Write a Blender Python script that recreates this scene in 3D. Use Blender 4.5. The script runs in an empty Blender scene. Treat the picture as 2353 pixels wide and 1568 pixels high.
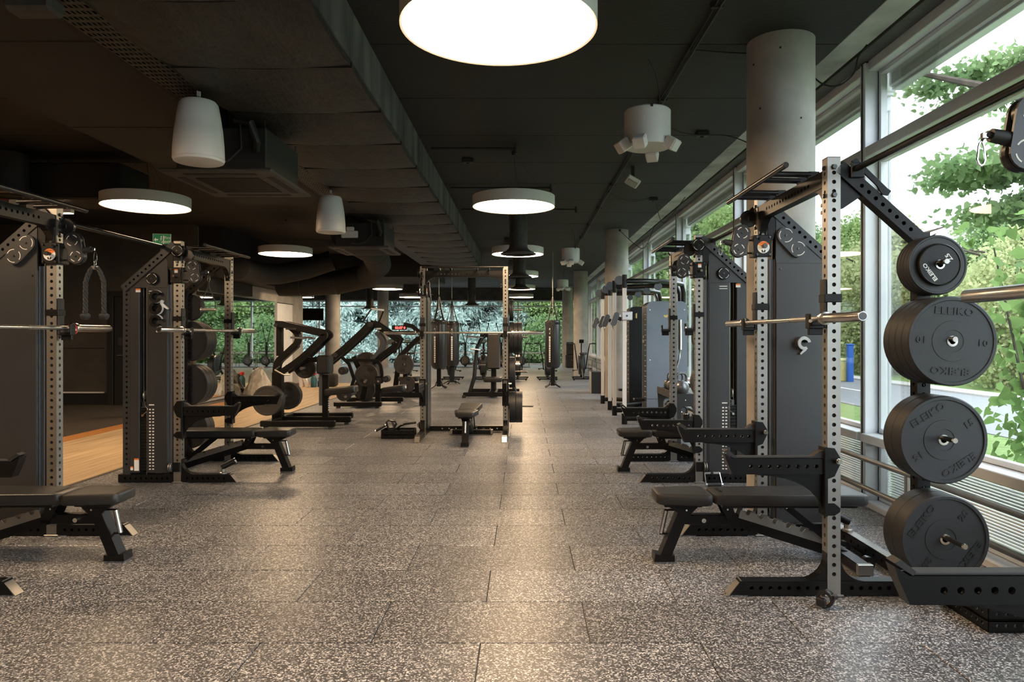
import bpy, math, random
import numpy as np
from mathutils import Vector as V, Matrix, Quaternion
SC = bpy.context.scene
COL = SC.collection
R = math.radians
PI = math.pi
# ------------------------------------------------------------------ camera, world, exposure
cd = bpy.data.cameras.new('camera'); cam = bpy.data.objects.new('camera', cd); COL.objects.link(cam)
cam.location = (0, 0, 1.396); cam.rotation_euler = (R(90), 0, 0)
cd.sensor_width = 36; cd.lens = 25.0; cd.shift_x = -28.5/2353; cd.shift_y = -12/2353; cd.clip_end = 300
SC.camera = cam
w = bpy.data.worlds.new('overcast_sky'); SC.world = w; w.use_nodes = True
wn = w.node_tree.nodes; bg = wn['Background']
bg.inputs[0].default_value = (.82, .91, 1.0, 1); bg.inputs[1].default_value = 3.2
SC.view_settings.view_transform = 'Standard'; SC.view_settings.look = 'None'
SC.view_settings.exposure = 1.12; SC.view_settings.gamma = 1.0; SC.view_settings.use_curve_mapping = False
SC.cycles.max_bounces = 6; SC.cycles.diffuse_bounces = 3; SC.cycles.glossy_bounces = 3; SC.cycles.transmission_bounces = 4
SC.cycles.use_adaptive_sampling = True; SC.cycles.adaptive_threshold = .08; SC.cycles.adaptive_min_samples = 20; SC.cycles.transparent_max_bounces = 10; SC.cycles.sample_clamp_indirect = 6
SC.cycles.caustics_reflective = False; SC.cycles.caustics_refractive = False
LAMP = 19.0            # strength of the round ceiling lamps
CEIL = 3.65
def portal(loc, rot, sx, sy):
    l = bpy.data.lights.new('window_portal', 'AREA'); l.shape = 'RECTANGLE'; l.size = sx; l.size_y = sy
    l.cycles.is_portal = True
    o = bpy.data.objects.new('window_portal', l); COL.objects.link(o); o.location = loc; o.rotation_euler = rot
portal((2.98, 13.5, 1.8), (0, R(90), 0), 3.6, 41)
portal((-3, 34.3, 1.6), (R(-90), 0, 0), 15, 3.2)
# ------------------------------------------------------------------ materials
MATS = {}
def mat(name, col=(.5,.5,.5), rough=.5, metal=0, spec=.5, var=None, bump=None, emit=None, coat=0, world=False, col2=None, stretch=(1,1,1), detail=4):
    """var=(scale, amount) mottles the colour towards col2 (or darker); bump=(scale, strength, distance)"""
    m = bpy.data.materials.new(name); m.use_nodes = True; nt = m.node_tree; N = nt.nodes; L = nt.links
    b = N['Principled BSDF']
    b.inputs['Base Color'].default_value = (*col, 1); b.inputs['Roughness'].default_value = rough
    b.inputs['Metallic'].default_value = metal; b.inputs['Specular IOR Level'].default_value = spec
    if coat: b.inputs['Coat Weight'].default_value = coat; b.inputs['Coat Roughness'].default_value = .15
    if emit:
        b.inputs['Emission Color'].default_value = (*emit[0], 1); b.inputs['Emission Strength'].default_value = emit[1]
    if var or bump:
        if world: src = N.new('ShaderNodeNewGeometry').outputs['Position']
        else: src = N.new('ShaderNodeTexCoord').outputs['Object']
        mp = N.new('ShaderNodeMapping'); mp.inputs['Scale'].default_value = stretch; L.new(src, mp.inputs[0]); src = mp.outputs[0]
    if var:
        n = N.new('ShaderNodeTexNoise'); n.inputs['Scale'].default_value = var[0]; n.inputs['Detail'].default_value = detail
        L.new(src, n.inputs['Vector'])
        mr = N.new('ShaderNodeMapRange'); mr.inputs[1].default_value = .32; mr.inputs[2].default_value = .68
        L.new(n.outputs[0], mr.inputs[0])
        mx = N.new('ShaderNodeMix'); mx.data_type = 'RGBA'
        c2 = col2 or tuple(c*(1-var[1]) for c in col)
        mx.inputs[6].default_value = (*col, 1); mx.inputs[7].default_value = (*c2, 1)
        L.new(mr.outputs[0], mx.inputs[0]); L.new(mx.outputs[2], b.inputs['Base Color'])
    if bump:
        n2 = N.new('ShaderNodeTexNoise'); n2.inputs['Scale'].default_value = bump[0]; n2.inputs['Detail'].default_value = 3
        L.new(src, n2.inputs['Vector'])
        bp = N.new('ShaderNodeBump'); bp.inputs['Strength'].default_value = bump[1]; bp.inputs['Distance'].default_value = bump[2] if len(bump) > 2 else .002
        L.new(n2.outputs[0], bp.inputs['Height']); L.new(bp.outputs[0], b.inputs['Normal'])
    MATS[name] = m
    return m
mat('black_powder', (.0048,.0047,.0048), .40, spec=.30, bump=(900,.12,.0005))
mat('black_gloss', (.012,.012,.013), .25)
mat('black_rubber', (.021,.021,.022), .62, bump=(450,.35,.001))
mat('plate_rubber', (.019,.020,.022), .52, bump=(420,.5,.001), var=(6,.25))
mat('letter_black', (.007,.007,.008), .5)
mat('cabinet', (.031,.0325,.035), .40, spec=.5, bump=(700,.15,.0006), var=(3,.15))
mat('steel', (.40,.387,.357), .40, metal=.92, var=(9,.16), bump=(160,.05,.0005), stretch=(1,1,.15))
mat('chrome', (.75,.74,.72), .14, metal=1)
mat('bar_steel', (.62,.61,.59), .27, metal=1)
mat('knurl', (.50,.49,.47), .42, metal=1, bump=(1500,.6,.0004))
mat('dark_steel', (.10,.10,.10), .3, metal=.9)
mat('vinyl', (.022,.0215,.0215), .42, bump=(380,.18,.0006), var=(14,.2))
mat('rail_grey', (.10,.11,.125), .38, metal=.35)
mat('white_paint', (.78,.78,.76), .5)
mat('cream_print', (.86,.85,.82), .6)
mat('orange_print', (.86,.22,.03), .5)
mat('white_plastic', (.70,.69,.67), .42)
mat('lamp_shell', (.62,.61,.58), .45)
mat('lamp_glow', (1,1,1), .5, emit=((1.0,.69,.41), LAMP))
mat('foam', (.02,.02,.02), .8)
mat('blue_grey', (.17,.21,.27), .42, var=(2.5,.12))
mat('alu', (.72,.73,.74), .3, metal=.7)
mat('frame_grey', (.78,.80,.82), .42, var=(5,.08))
mat('concrete', (.46,.44,.41), .72, var=(3.2,.30), bump=(40,.25,.004), detail=9)
mat('concrete_raw', (.50,.50,.49), .8, var=(2.2,.5), bump=(30,.35,.006), world=True, detail=8)
mat('concrete_dark', (.10,.098,.094), .85, var=(3,.45), bump=(26,.4,.006), world=True, detail=8)
mat('ceiling_black', (.0135,.0125,.0115), .78, var=(1.6,.35), bump=(35,.5,.006), world=True, detail=8)
mat('duct_wrap', (.017,.016,.015), .6, var=(2.2,.4), col2=(.036,.034,.031), bump=(9,.55,.02), world=True, stretch=(3,1,3), detail=7)
mat('duct_dust', (.15,.147,.142), .7, var=(6,.75), col2=(.018,.018,.018), bump=(9,.5,.02), world=True, stretch=(1,.6,.16), detail=8)
mat('tray_metal', (.055,.050,.045), .5, metal=.3, var=(18,.5), detail=6)
mat('vent_dark', (.014,.013,.012), .6, var=(10,.3))
mat('vent_edge', (.055,.050,.045), .6, var=(12,.4))
mat('wall_brown', (.080,.068,.055), .75, var=(4,.2), bump=(60,.15,.002), world=True)
mat('wall_black', (.010,.010,.010), .7)
mat('orange_edge', (.46,.20,.055), .6, var=(9,.2))
mat('mirror', (.86,.90,.88), .015, metal=1)
mat('wrap_plastic', (.62,.58,.50), .35, var=(12,.35))
mat('cloth_black', (.015,.015,.016), .85)
mat('red_plastic', (.55,.03,.03), .4)
mat('blue_plastic', (.02,.05,.20), .4)
mat('teal_plastic', (.02,.10,.13), .4)
mat('digit_red', (.1,0,0), .5, emit=((1,.06,.05), 3.2))
mat('screen_dark', (.012,.011,.010), .12)
mat('lcd', (.16,.22,.18), .2)
mat('bag_leather', (.018,.018,.019), .32, bump=(60,.15,.002), coat=.1)
mat('sign_green', (.02,.21,.09), .4, emit=((.02,.21,.09), .08))
mat('gold_badge', (.62,.48,.18), .35, metal=.8)
mat('kettle', (.16,.16,.165), .3, metal=.6)
mat('plate_metal', (.045,.043,.041), .45, metal=.2)
mat('leaf_green', (.14,.26,.055), .55)
mat('asphalt', (.20,.205,.21), .9, var=(30,.2))
mat('pavement', (.42,.40,.37), .85, var=(12,.15))
mat('lawn', (.19,.29,.075), .9, var=(8,.4), bump=(90,.8,.02), world=True)
mat('bark', (.085,.065,.05), .9, var=(12,.4))
mat('rope_black', (.03,.031,.033), .7)
mat('paint_line', (.75,.75,.72), .7)
mat('yellow_paint', (.62,.52,.18), .6)
mat('blue_paint', (.03,.13,.5), .5)
mat('red_cable', (.55,.04,.03), .5)
def leafmat(name, col, col2, trans=.45):
    m = bpy.data.materials.new(name); m.use_nodes = True; nt = m.node_tree; N = nt.nodes; L = nt.links
    N.remove(N['Principled BSDF']); out = N['Material Output']
    g = N.new('ShaderNodeNewGeometry'); n = N.new('ShaderNodeTexNoise'); n.inputs['Scale'].default_value = 1.4; n.inputs['Detail'].default_value = 5
    L.new(g.outputs['Position'], n.inputs['Vector'])
    mr = N.new('ShaderNodeMapRange'); mr.inputs[1].default_value = .35; mr.inputs[2].default_value = .65; L.new(n.outputs[0], mr.inputs[0])
    mx = N.new('ShaderNodeMix'); mx.data_type = 'RGBA'; mx.inputs[6].default_value = (*col,1); mx.inputs[7].default_value = (*col2,1)
    L.new(mr.outputs[0], mx.inputs[0])
    d = N.new('ShaderNodeBsdfDiffuse'); t = N.new('ShaderNodeBsdfTranslucent'); ms = N.new('ShaderNodeMixShader'); ms.inputs[0].default_value = trans
    L.new(mx.outputs[2], d.inputs[0]); L.new(mx.outputs[2], t.inputs[0]); L.new(d.outputs[0], ms.inputs[1]); L.new(t.outputs[0], ms.inputs[2])
    L.new(ms.outputs[0], out.inputs[0]); MATS[name] = m
leafmat('leaf_lime', (.36,.45,.19), (.22,.33,.12))
leafmat('leaf_mid', (.27,.37,.17), (.16,.25,.11))
leafmat('leaf_yellow', (.48,.50,.26), (.33,.38,.18))
leafmat('leaf_blue', (.50,.60,.55), (.34,.43,.39), .35)
leafmat('leaf_big', (.30,.44,.15), (.20,.33,.11), .5)
def glassmat():
    m = bpy.data.materials.new('glass'); m.use_nodes = True; nt = m.node_tree; N = nt.nodes; L = nt.links
    N.remove(N['Principled BSDF']); out = N['Material Output']
    t = N.new('ShaderNodeBsdfTransparent'); t.inputs[0].default_value = (.965,.975,.97,1)
    g = N.new('ShaderNodeBsdfGlossy'); g.inputs['Roughness'].default_value = .01
    lw = N.new('ShaderNodeLayerWeight'); lw.inputs[0].default_value = .12
    ms = N.new('ShaderNodeMixShader'); mm = N.new('ShaderNodeMath'); mm.operation = 'MULTIPLY'; mm.inputs[1].default_value = .55
    L.new(lw.outputs['Fresnel'], mm.inputs[0]); L.new(mm.outputs[0], ms.inputs[0]); L.new(t.outputs[0], ms.inputs[1]); L.new(g.outputs[0], ms.inputs[2])
    L.new(ms.outputs[0], out.inputs[0]); MATS['glass'] = m
glassmat()
def floormat(name, base, fleck, fleck2, scale, rough):
    m = bpy.data.materials.new(name); m.use_nodes = True; nt = m.node_tree; N = nt.nodes; L = nt.links; b = N['Principled BSDF']
    g = N.new('ShaderNodeNewGeometry')
    nz = N.new('ShaderNodeTexNoise'); nz.inputs['Scale'].default_value = scale*.9; nz.inputs['Detail'].default_value = 1
    L.new(g.outputs['Position'], nz.inputs['Vector'])
    ad = N.new('ShaderNodeVectorMath'); ad.operation = 'MULTIPLY_ADD'; ad.inputs[1].default_value = (.012,.012,.012)
    L.new(nz.outputs['Color'], ad.inputs[0]); L.new(g.outputs['Position'], ad.inputs[2])
    v = N.new('ShaderNodeTexVoronoi'); v.inputs['Scale'].default_value = scale; v.voronoi_dimensions = '2D'
    L.new(ad.outputs[0], v.inputs['Vector'])
    sp = N.new('ShaderNodeSeparateColor'); L.new(v.outputs['Color'], sp.inputs[0])
    cr = N.new('ShaderNodeValToRGB'); cr.color_ramp.interpolation = 'CONSTANT'
    e = cr.color_ramp.elements; e[0].position = 0; e[0].color = (*base,1); e[1].position = .62; e[1].color = (*fleck,1)
    k = cr.color_ramp.elements.new(.84); k.color = (*fleck2,1)
    L.new(sp.outputs[0], cr.inputs[0])
    n2 = N.new('ShaderNodeTexNoise'); n2.inputs['Scale'].default_value = 1.3; n2.inputs['Detail'].default_value = 4; L.new(g.outputs['Position'], n2.inputs['Vector'])
    mr = N.new('ShaderNodeMapRange'); mr.inputs[1].default_value = .3; mr.inputs[2].default_value = .7; mr.inputs[3].default_value = .86; mr.inputs[4].default_value = 1.1
    L.new(n2.outputs[0], mr.inputs[0])
    mu = N.new('ShaderNodeVectorMath'); mu.operation = 'SCALE'; L.new(cr.outputs[0], mu.inputs[0])
    oi = N.new('ShaderNodeObjectInfo'); m3 = N.new('ShaderNodeMapRange'); m3.inputs[3].default_value = .80; m3.inputs[4].default_value = 1.14; L.new(oi.outputs['Random'], m3.inputs[0])
    m4 = N.new('ShaderNodeMath'); m4.operation = 'MULTIPLY'; L.new(mr.outputs[0], m4.inputs[0]); L.new(m3.outputs[0], m4.inputs[1]); L.new(m4.outputs[0], mu.inputs['Scale'])
    L.new(mu.outputs[0], b.inputs['Base Color']); b.inputs['Roughness'].default_value = rough; b.inputs['Specular IOR Level'].default_value = .45
    bp = N.new('ShaderNodeBump'); bp.inputs['Strength'].default_value = .25; bp.inputs['Distance'].default_value = .0015
    L.new(sp.outputs[1], bp.inputs['Height']); L.new(bp.outputs[0], b.inputs['Normal'])
    MATS[name] = m
floormat('rubber_floor', (.072,.073,.078), (.26,.265,.275), (.57,.575,.585), 165, .35)
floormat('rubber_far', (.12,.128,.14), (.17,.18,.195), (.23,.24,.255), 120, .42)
floormat('rubber_dark', (.040,.034,.028), (.07,.06,.05), (.13,.11,.09), 150, .6)
def woodmat():
    m = bpy.data.materials.new('wood_lane'); m.use_nodes = True; nt = m.node_tree; N = nt.nodes; L = nt.links; b = N['Principled BSDF']
    g = N.new('ShaderNodeNewGeometry'); mp = N.new('ShaderNodeMapping'); mp.inputs['Scale'].default_value = (9,.55,1); L.new(g.outputs['Position'], mp.inputs[0])
    n = N.new('ShaderNodeTexNoise'); n.inputs['Scale'].default_value = 1.6; n.inputs['Detail'].default_value = 6; L.new(mp.outputs[0], n.inputs['Vector'])
    cr = N.new('ShaderNodeValToRGB'); e = cr.color_ramp.elements
    e[0].position = .3; e[0].color = (.36,.25,.14,1); e[1].position = .72; e[1].color = (.64,.49,.31,1)
    L.new(n.outputs[0], cr.inputs[0]); L.new(cr.outputs[0], b.inputs['Base Color']); b.inputs['Roughness'].default_value = .42
    MATS['wood_lane'] = m
woodmat()
# ------------------------------------------------------------------ mesh builder
STUFF = {'bolts','pulley_slot','swivel_slot','panel_screws','panel_screw','guide_rod','plate_holes','carriage_bolts','bolt_hole','seal','grille','stack_gap','height_scale','card_print','diffuser_rings','fan_cage','side_lettering','cables','wires','chain','slotted_base','warning_mark','brand_strip','stems','branches'}
ORD8 = ['first','second','third','fourth','fifth','sixth','seventh','eighth','ninth']
class G:
    def __init__(s, M=None):
        s.v = []; s.f = []; s.s = []; s.M = M or Matrix(); s.fl = s.M.determinant() < 0
    def add(s, vs, fs, sm=False):
        k = len(s.v); M = s.M
        s.v += [tuple(M @ V(p)) for p in vs]
        for f in fs:
            f = [i+k for i in f]
            s.f.append(f[::-1] if s.fl else f); s.s.append(sm)
        return s
    def box(s, x0, x1, y0, y1, z0, z1, b=0):
        if b <= 0:
            vs = [(x,y,z) for z in (z0,z1) for y in (y0,y1) for x in (x0,x1)]
            return s.add(vs, [(0,2,3,1),(4,5,7,6),(0,1,5,4),(2,6,7,3),(0,4,6,2),(1,3,7,5)])
        c = V(((x0+x1)/2,(y0+y1)/2,(z0+z1)/2)); h = V(((x1-x0)/2,(y1-y0)/2,(z1-z0)/2)); b = min(b, min(h)*.95)
        vs = []; ix = {}
        for sx in (-1,1):
            for sy in (-1,1):
                for sz in (-1,1):
                    for a in range(3):
                        p = [sx*(h.x-b), sy*(h.y-b), sz*(h.z-b)]; sg = (sx,sy,sz); p[a] = sg[a]*h[a]
                        ix[(sx,sy,sz,a)] = len(vs); vs.append(c+V(p))
        fs = []
        def quad(ks):
            pts = [vs[k] for k in ks]; n = (pts[1]-pts[0]).cross(pts[2]-pts[0]); m = sum(pts, V())/len(pts)-c
            fs.append(ks if n.dot(m) > 0 else ks[::-1])
        for a in range(3):
            o = [i for i in range(3) if i != a]
            for sa in (-1,1):
                q = []
                for t in ((-1,-1),(1,-1),(1,1),(-1,1)):
                    g = [0,0,0]; g[a] = sa; g[o[0]] = t[0]; g[o[1]] = t[1]; q.append(ix[(*g,a)])
                quad(q)
            for t0 in (-1,1):
                for t1 in (-1,1):
                    q = []
                    for sa, ax in ((-1,o[0]),(1,o[0]),(1,o[1]),(-1,o[1])):
                        g = [0,0,0]; g[a] = sa; g[o[0]] = t0; g[o[1]] = t1; q.append(ix[(*g,ax)])
                    quad(q)
        for sx in (-1,1):
            for sy in (-1,1):
                for sz in (-1,1): quad([ix[(sx,sy,sz,a)] for a in range(3)])
        return s.add(vs, fs)
    def frame(s, a, up=None):
        a = V(a).normalized(); u = V(up) if up else (V((0,0,1)) if abs(a.z) < .9 else V((0,1,0)))
        x = u.cross(a).normalized(); y = a.cross(x).normalized()
        return a, x, y
    def cyl(s, p0, p1, r0, r1=None, n=16, caps=True, sm=True):
        p0 = V(p0); p1 = V(p1); r1 = r0 if r1 is None else r1
        a, x, y = s.frame(p1-p0)
        vs = []
        for p, r in ((p0,r0),(p1,r1)):
            vs += [p+x*r*math.cos(2*PI*i/n)+y*r*math.sin(2*PI*i/n) for i in range(n)]
        s.add(vs, [(i,(i+1)%n,(i+1)%n+n,i+n) for i in range(n)], sm)
        if caps:
            k = len(s.v)-2*n
            for f in (list(range(n))[::-1], list(range(n,2*n))):
                f = [i+k for i in f]; s.f.append(f[::-1] if s.fl else f); s.s.append(False)
        return s
    def lathe(s, prof, o=(0,0,0), axis=(0,0,1), n=32, sm=True, closed=False):
        a, x, y = s.frame(axis); o = V(o); vs = []; m = len(prof)
        for r, h in prof:
            vs += [o+a*h+x*r*math.cos(2*PI*i/n)+y*r*math.sin(2*PI*i/n) for i in range(n)]
        fs = []
        for j in range(m if closed else m-1):
            j2 = (j+1) % m
            fs += [(j*n+i, j*n+(i+1)%n, j2*n+(i+1)%n, j2*n+i) for i in range(n)]
        return s.add(vs, fs, sm)
    def tube(s, pts, r, n=8, closed=False, sm=True):
        pts = [V(p) for p in pts]; m = len(pts); vs = []; rr = r if isinstance(r, (list,tuple)) else [r]*m
        up = None
        for i, p in enumerate(pts):
            if closed: t = pts[(i+1)%m]-pts[i-1]
            else: t = pts[min(i+1,m-1)]-pts[max(i-1,0)]
            t.normalize()
            if up is None: up = V((0,0,1)) if abs(t.z) < .9 else V((0,1,0))
            x = up.cross(t); 
            if x.length < 1e-6: x = t.orthogonal()
            x.normalize(); y = t.cross(x).normalized(); up = y
            vs += [p+x*rr[i]*math.cos(2*PI*k/n)+y*rr[i]*math.sin(2*PI*k/n) for k in range(n)]
        fs = []
        for j in range(m if closed else m-1):
            j2 = (j+1) % m
            fs += [(j*n+k, j*n+(k+1)%n, j2*n+(k+1)%n, j2*n+k) for k in range(n)]
        s.add(vs, fs, sm)
        if not closed:
            k = len(s.v)-m*n
            for f in (list(range(n))[::-1], list(range((m-1)*n, m*n))):
                f = [i+k for i in f]; s.f.append(f[::-1] if s.fl else f); s.s.append(False)
        return s
    def extr(s, pts, vec):
        pts = [V(p) for p in pts]; vec = V(vec); n = len(pts)
        nn = V()
        for i in range(n): nn += pts[i].cross(pts[(i+1)%n])
        if nn.dot(vec) > 0: pts = pts[::-1]
        fs = [tuple(range(n)), tuple(range(n,2*n))[::-1]] + [((i+1)%n, i, i+n, (i+1)%n+n) for i in range(n)]
        return s.add(pts+[p+vec for p in pts], fs)
    def beam(s, p0, p1, wx, wy, up=None, b=0):
        p0 = V(p0); p1 = V(p1); a, x, y = s.frame(p1-p0, up); L = (p1-p0).length
        M = s.M; fl = s.fl
        T = Matrix((( x.x,y.x,a.x,p0.x),(x.y,y.y,a.y,p0.y),(x.z,y.z,a.z,p0.z),(0,0,0,1)))
        s.M = M @ T; s.fl = s.M.determinant() < 0
        s.box(-wx/2,wx/2,-wy/2,wy/2,0,L,b); s.M = M; s.fl = fl
        return s
    def fillet(s, c, d1, d2, r, vec, n=7, tip=.0):
        c = V(c)-V(vec)/2; d1 = V(d1); d2 = V(d2); o = c+(d1+d2)*r
        pts = [c]+[o-d2*r*math.cos(t)-d1*r*math.sin(t) for t in [PI/2*i/n for i in range(n+1)]]
        return s.extr(pts, vec)
    def hbar(s, p0, p1, wx, wy, up, sides='', pitch=.05, start=.06, stop=.04, r=.0112, n=12, d=.012):
        """hollow section from p0 to p1; x = up x axis, sides: X x (faces +x -x), Y y (faces +y -y) get round holes"""
        p0 = V(p0); p1 = V(p1); a, x, y = s.frame(p1-p0, up); L = (p1-p0).length
        hs = []; t = start
        while t < L-stop: hs.append(t); t += pitch
        for key, nrm, tan, wn, wt in (('X',x,y,wx,wy),('x',-x,-y,wx,wy),('Y',y,-x,wy,wx),('y',-y,x,wy,wx)):
            o = p0+nrm*(wn/2)
            def P(t, q, k=0): return o+a*t+tan*q-nrm*k
            h = wt/2
            if key not in sides or not hs:
                s.add([P(0,-h),P(0,h),P(L,h),P(L,-h)], [(0,1,2,3)]); continue
            bd = [0]+[(hs[i]+hs[i+1])/2 for i in range(len(hs)-1)]+[L]
            for i, c in enumerate(hs):
                b0, b1 = bd[i], bd[i+1]
                ring = [(c+r*math.cos(2*PI*k/n), r*math.sin(2*PI*k/n)) for k in range(n)]
                up_ = [P(b0,0),P(b0,h),P(b1,h),P(b1,0)]+[P(*ring[k]) for k in range(n//2+1)]
                dn_ = [P(b1,0),P(b1,-h),P(b0,-h),P(b0,0)]+[P(*ring[k%n]) for k in range(n//2,n+1)]
                s.add(up_, [tuple(range(len(up_)))]); s.add(dn_, [tuple(range(len(dn_)))])
                s.add([P(*q) for q in ring]+[P(q[0],q[1],d) for q in ring], [((k+1)%n, k, k+n, (k+1)%n+n) for k in range(n)])
        for t, f in ((0,(0,1,2,3)),(L,(3,2,1,0))):
            s.add([p0+a*t+x*(i*wx/2)+y*(j*wy/2) for i,j in ((-1,-1),(-1,1),(1,1),(1,-1))], [f])
        return s
    def arcs(s, c, axis, r, w=.004, k=3, span=70, t=.001, rot=0):
        a, x, y = s.frame(axis); c = V(c)
        for j in range(k):
            a0 = R(rot+360*j/k); a1 = a0+R(span); m = 6
            pts = [(rr, a0+(a1-a0)*i/m) for rr, rng in ((r+w/2, range(m+1)),(r-w/2, range(m,-1,-1))) for i in rng]
            s.extr([c+x*q*math.cos(g)+y*q*math.sin(g) for q, g in pts], a*t)
        return s
    def build(s, name, m, parent=None, bev=0):
        me = bpy.data.meshes.new(name); me.from_pydata(s.v, [], s.f)
        me.polygons.foreach_set('use_smooth', s.s)
        if any(s.s): me.set_sharp_from_angle(angle=R(32))
        me.materials.append(MATS[m]); me.update()
        o = bpy.data.objects.new(name, me); COL.objects.link(o)
        if parent: o.parent = parent
        if parent and name in STUFF: o['kind'] = 'stuff'
        return o
def tag(o, label=None, cat=None, group=None, kind=None):
    if label: o['label'] = label
    if cat: o['category'] = cat
    if group: o['group'] = group
    if kind: o['kind'] = kind
    return o
def thing(name, label, cat, loc=(0,0,0), rz=0, group=None):
    o = bpy.data.objects.new(name, None); COL.objects.link(o); o.empty_display_size = .1
    o.location = loc; o.rotation_euler = (0,0,R(rz))
    return tag(o, label, cat, group)
def struct(o): o['kind'] = 'structure'; return o
def dup(root, loc=None, rz=None, label=None, group=None, parent=None):
    c = root.copy(); COL.objects.link(c)
    if parent is not None: c.parent = parent
    if loc is not None: c.location = loc
    if rz is not None: c.rotation_euler = (0,0,R(rz))
    if label: c['label'] = label
    if group: c['group'] = group
    for ch in list(root.children): dup(ch, parent=c)
    return c
def text(body, size, m, parent, loc, rot, name='lettering', ext=.0006, bold=0, sx=1, align='CENTER', sp=1):
    cu = bpy.data.curves.new(name, 'FONT'); cu.body = body; cu.size = size; cu.extrude = ext; cu.offset = bold
    cu.align_x = align; cu.align_y = 'CENTER'; cu.resolution_u = 2; cu.space_character = sp
    cu.materials.append(MATS[m])
    t = bpy.data.objects.new(name, cu); me = bpy.data.meshes.new_from_object(t); bpy.data.objects.remove(t); bpy.data.curves.remove(cu)
    me.name = name; o = bpy.data.objects.new(name, me); COL.objects.link(o); o.location = loc; o.rotation_euler = rot; o.scale = (sx,1,1)
    if parent: o.parent = parent
    return o
# ================================================================== THE SETTING
LX, RX, FY = -4.22, 2.87, 34.1
# floor
g = G(); g.box(-13.2, RX+.1, -7.2, FY+.1, -.12, -.012); fl = struct(g.build('floor', 'rubber_dark'))
def floorpart(name, m, x0, x1, y0, y1, z=0):
    return G().box(x0, x1, y0, y1, -.012, z, 0).build(name, m, fl)
floorpart('rubber_sheet', 'rubber_floor', LX, RX, -7, 2.2285)
floorpart('wood_lane', 'wood_lane', -6.05, LX-.05, -7, 21)
floorpart('lane_border', 'rubber_dark', LX-.05, LX-.002, -7, 21)
floorpart('orange_edging', 'orange_edge', -6.35, -6.05, -7, 21, .002)
floorpart('platform_rubber', 'rubber_dark', -13, -6.352, -7, 14.4)
floorpart('rubber_sheet', 'rubber_far', -13, LX-.002, 21.002, FY)
tiles = {}
rows = 33
for r in range(rows):
    y0 = 2.231+.5*r; off = -.2 if r % 2 else .3
    xs = [LX]; x = -5+off
    while x < RX-.02:
        if x > LX+.02: xs.append(x)
        x += 1.0
    xs.append(RX)
    for a, b in zip(xs, xs[1:]):
        k = round(b-a, 3)
        if k not in tiles:
            tiles[k] = G().box(-k/2+.0024, k/2-.0024, -.2476, .2476, -.011, 0, .0026).build('floor_tile', 'rubber_floor', fl)
            t = tiles[k]
        else:
            t = tiles[k].copy(); COL.objects.link(t)
        t.location = ((a+b)/2, y0+.25, random.Random(r*31+len(xs)+int(a*7)).uniform(-.0008, .0004))
YT = 2.231+.5*rows
floorpart('rubber_sheet', 'rubber_far', LX, RX, YT+.002, FY)
# ceiling
cl = struct(G().box(-13.2, RX+.2, -7.2, FY+.1, CEIL+.02, CEIL+.25).build('ceiling', 'ceiling_black'))
y = -7.0
first = None
while y < FY-.1:
    if first is None: first = G().box(-13, 2.43, 0, 1.241, CEIL, CEIL+.02, .004).build('ceiling_board', 'ceiling_black', cl); o = first
    else: o = first.copy(); COL.objects.link(o)
    o.location = (0, y, 0); y += 1.25
G().box(2.431, 2.655, -7, FY, CEIL-.003, CEIL+.02, .003).build('bare_strip', 'concrete_raw', cl)
G().box(2.675, RX+.05, -7, FY, CEIL-.012, CEIL+.02, .003).build('edge_strip', 'concrete_dark', cl)
# walls
struct(G().box(-13, -6.7, 14.4, 14.6, .24, CEIL).build('wall_back', 'wall_brown'))
struct(G().box(-13, -6.7, 14.395, 14.5, 0, .235).build('baseboard_back', 'wall_black'))
o = struct(G().box(-13, -8.5, 14.36, 14.4, .235, .262, .003).build('trim_1', 'cream_print'))
struct(G().box(-13, -8.5, 14.39, 14.4, 1.135, 1.15).build('trim_2', 'wall_black'))
d1 = struct(G().box(-8.28, -7.25, 14.355, 14.39, 0, 2.18, .004).build('door_1', 'wall_black'))
G().box(-8.42, -8.3, 14.34, 14.4, 0, 2.3, .004).build('door_frame', 'vent_dark', d1)
G().box(-7.23, -7.11, 14.34, 14.4, 0, 2.3, .004).build('door_frame', 'vent_dark', d1)
G().box(-8.3, -7.23, 14.34, 14.4, 2.19, 2.3, .004).build('door_frame', 'vent_dark', d1)
G().tube([(-8.18,14.35,1.0),(-8.18,14.29,1.0),(-8.05,14.29,1.0)], .011, 8).build('door_handle', 'steel', d1)
G().box(-8.2, -8.1, 14.345, 14.356, 1.2, 1.36, .002).build('door_plate', 'tray_metal', d1)
struct(G().box(-6.9, -6.7, 14.6, 21.5, 0, CEIL).build('wall_left', 'concrete'))
struct(G().box(-6.698, -6.5, 14.62, 17.0, 2.33, 2.619).build('shade_cover_low', 'ceiling_black'))  # black box added over the lit concrete strip to keep it dark
struct(G().box(-6.698, -6.2, 14.62, 21.48, 2.62, CEIL-.002).build('shade_cover_top', 'ceiling_black'))  # added black box, darkens the upper wall where lamps would light it
struct(G().box(-13.2, -13, -7.2, 14.6, 0, CEIL).build('wall_side', 'wall_brown'))
struct(G().box(-13.2, -13, 14.6, FY+.1, 0, CEIL).build('wall_far_left', 'wall_brown'))
struct(G().box(-13.2, RX+.2, -7.2, -7, 0, CEIL).build('wall_front', 'wall_brown'))
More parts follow.
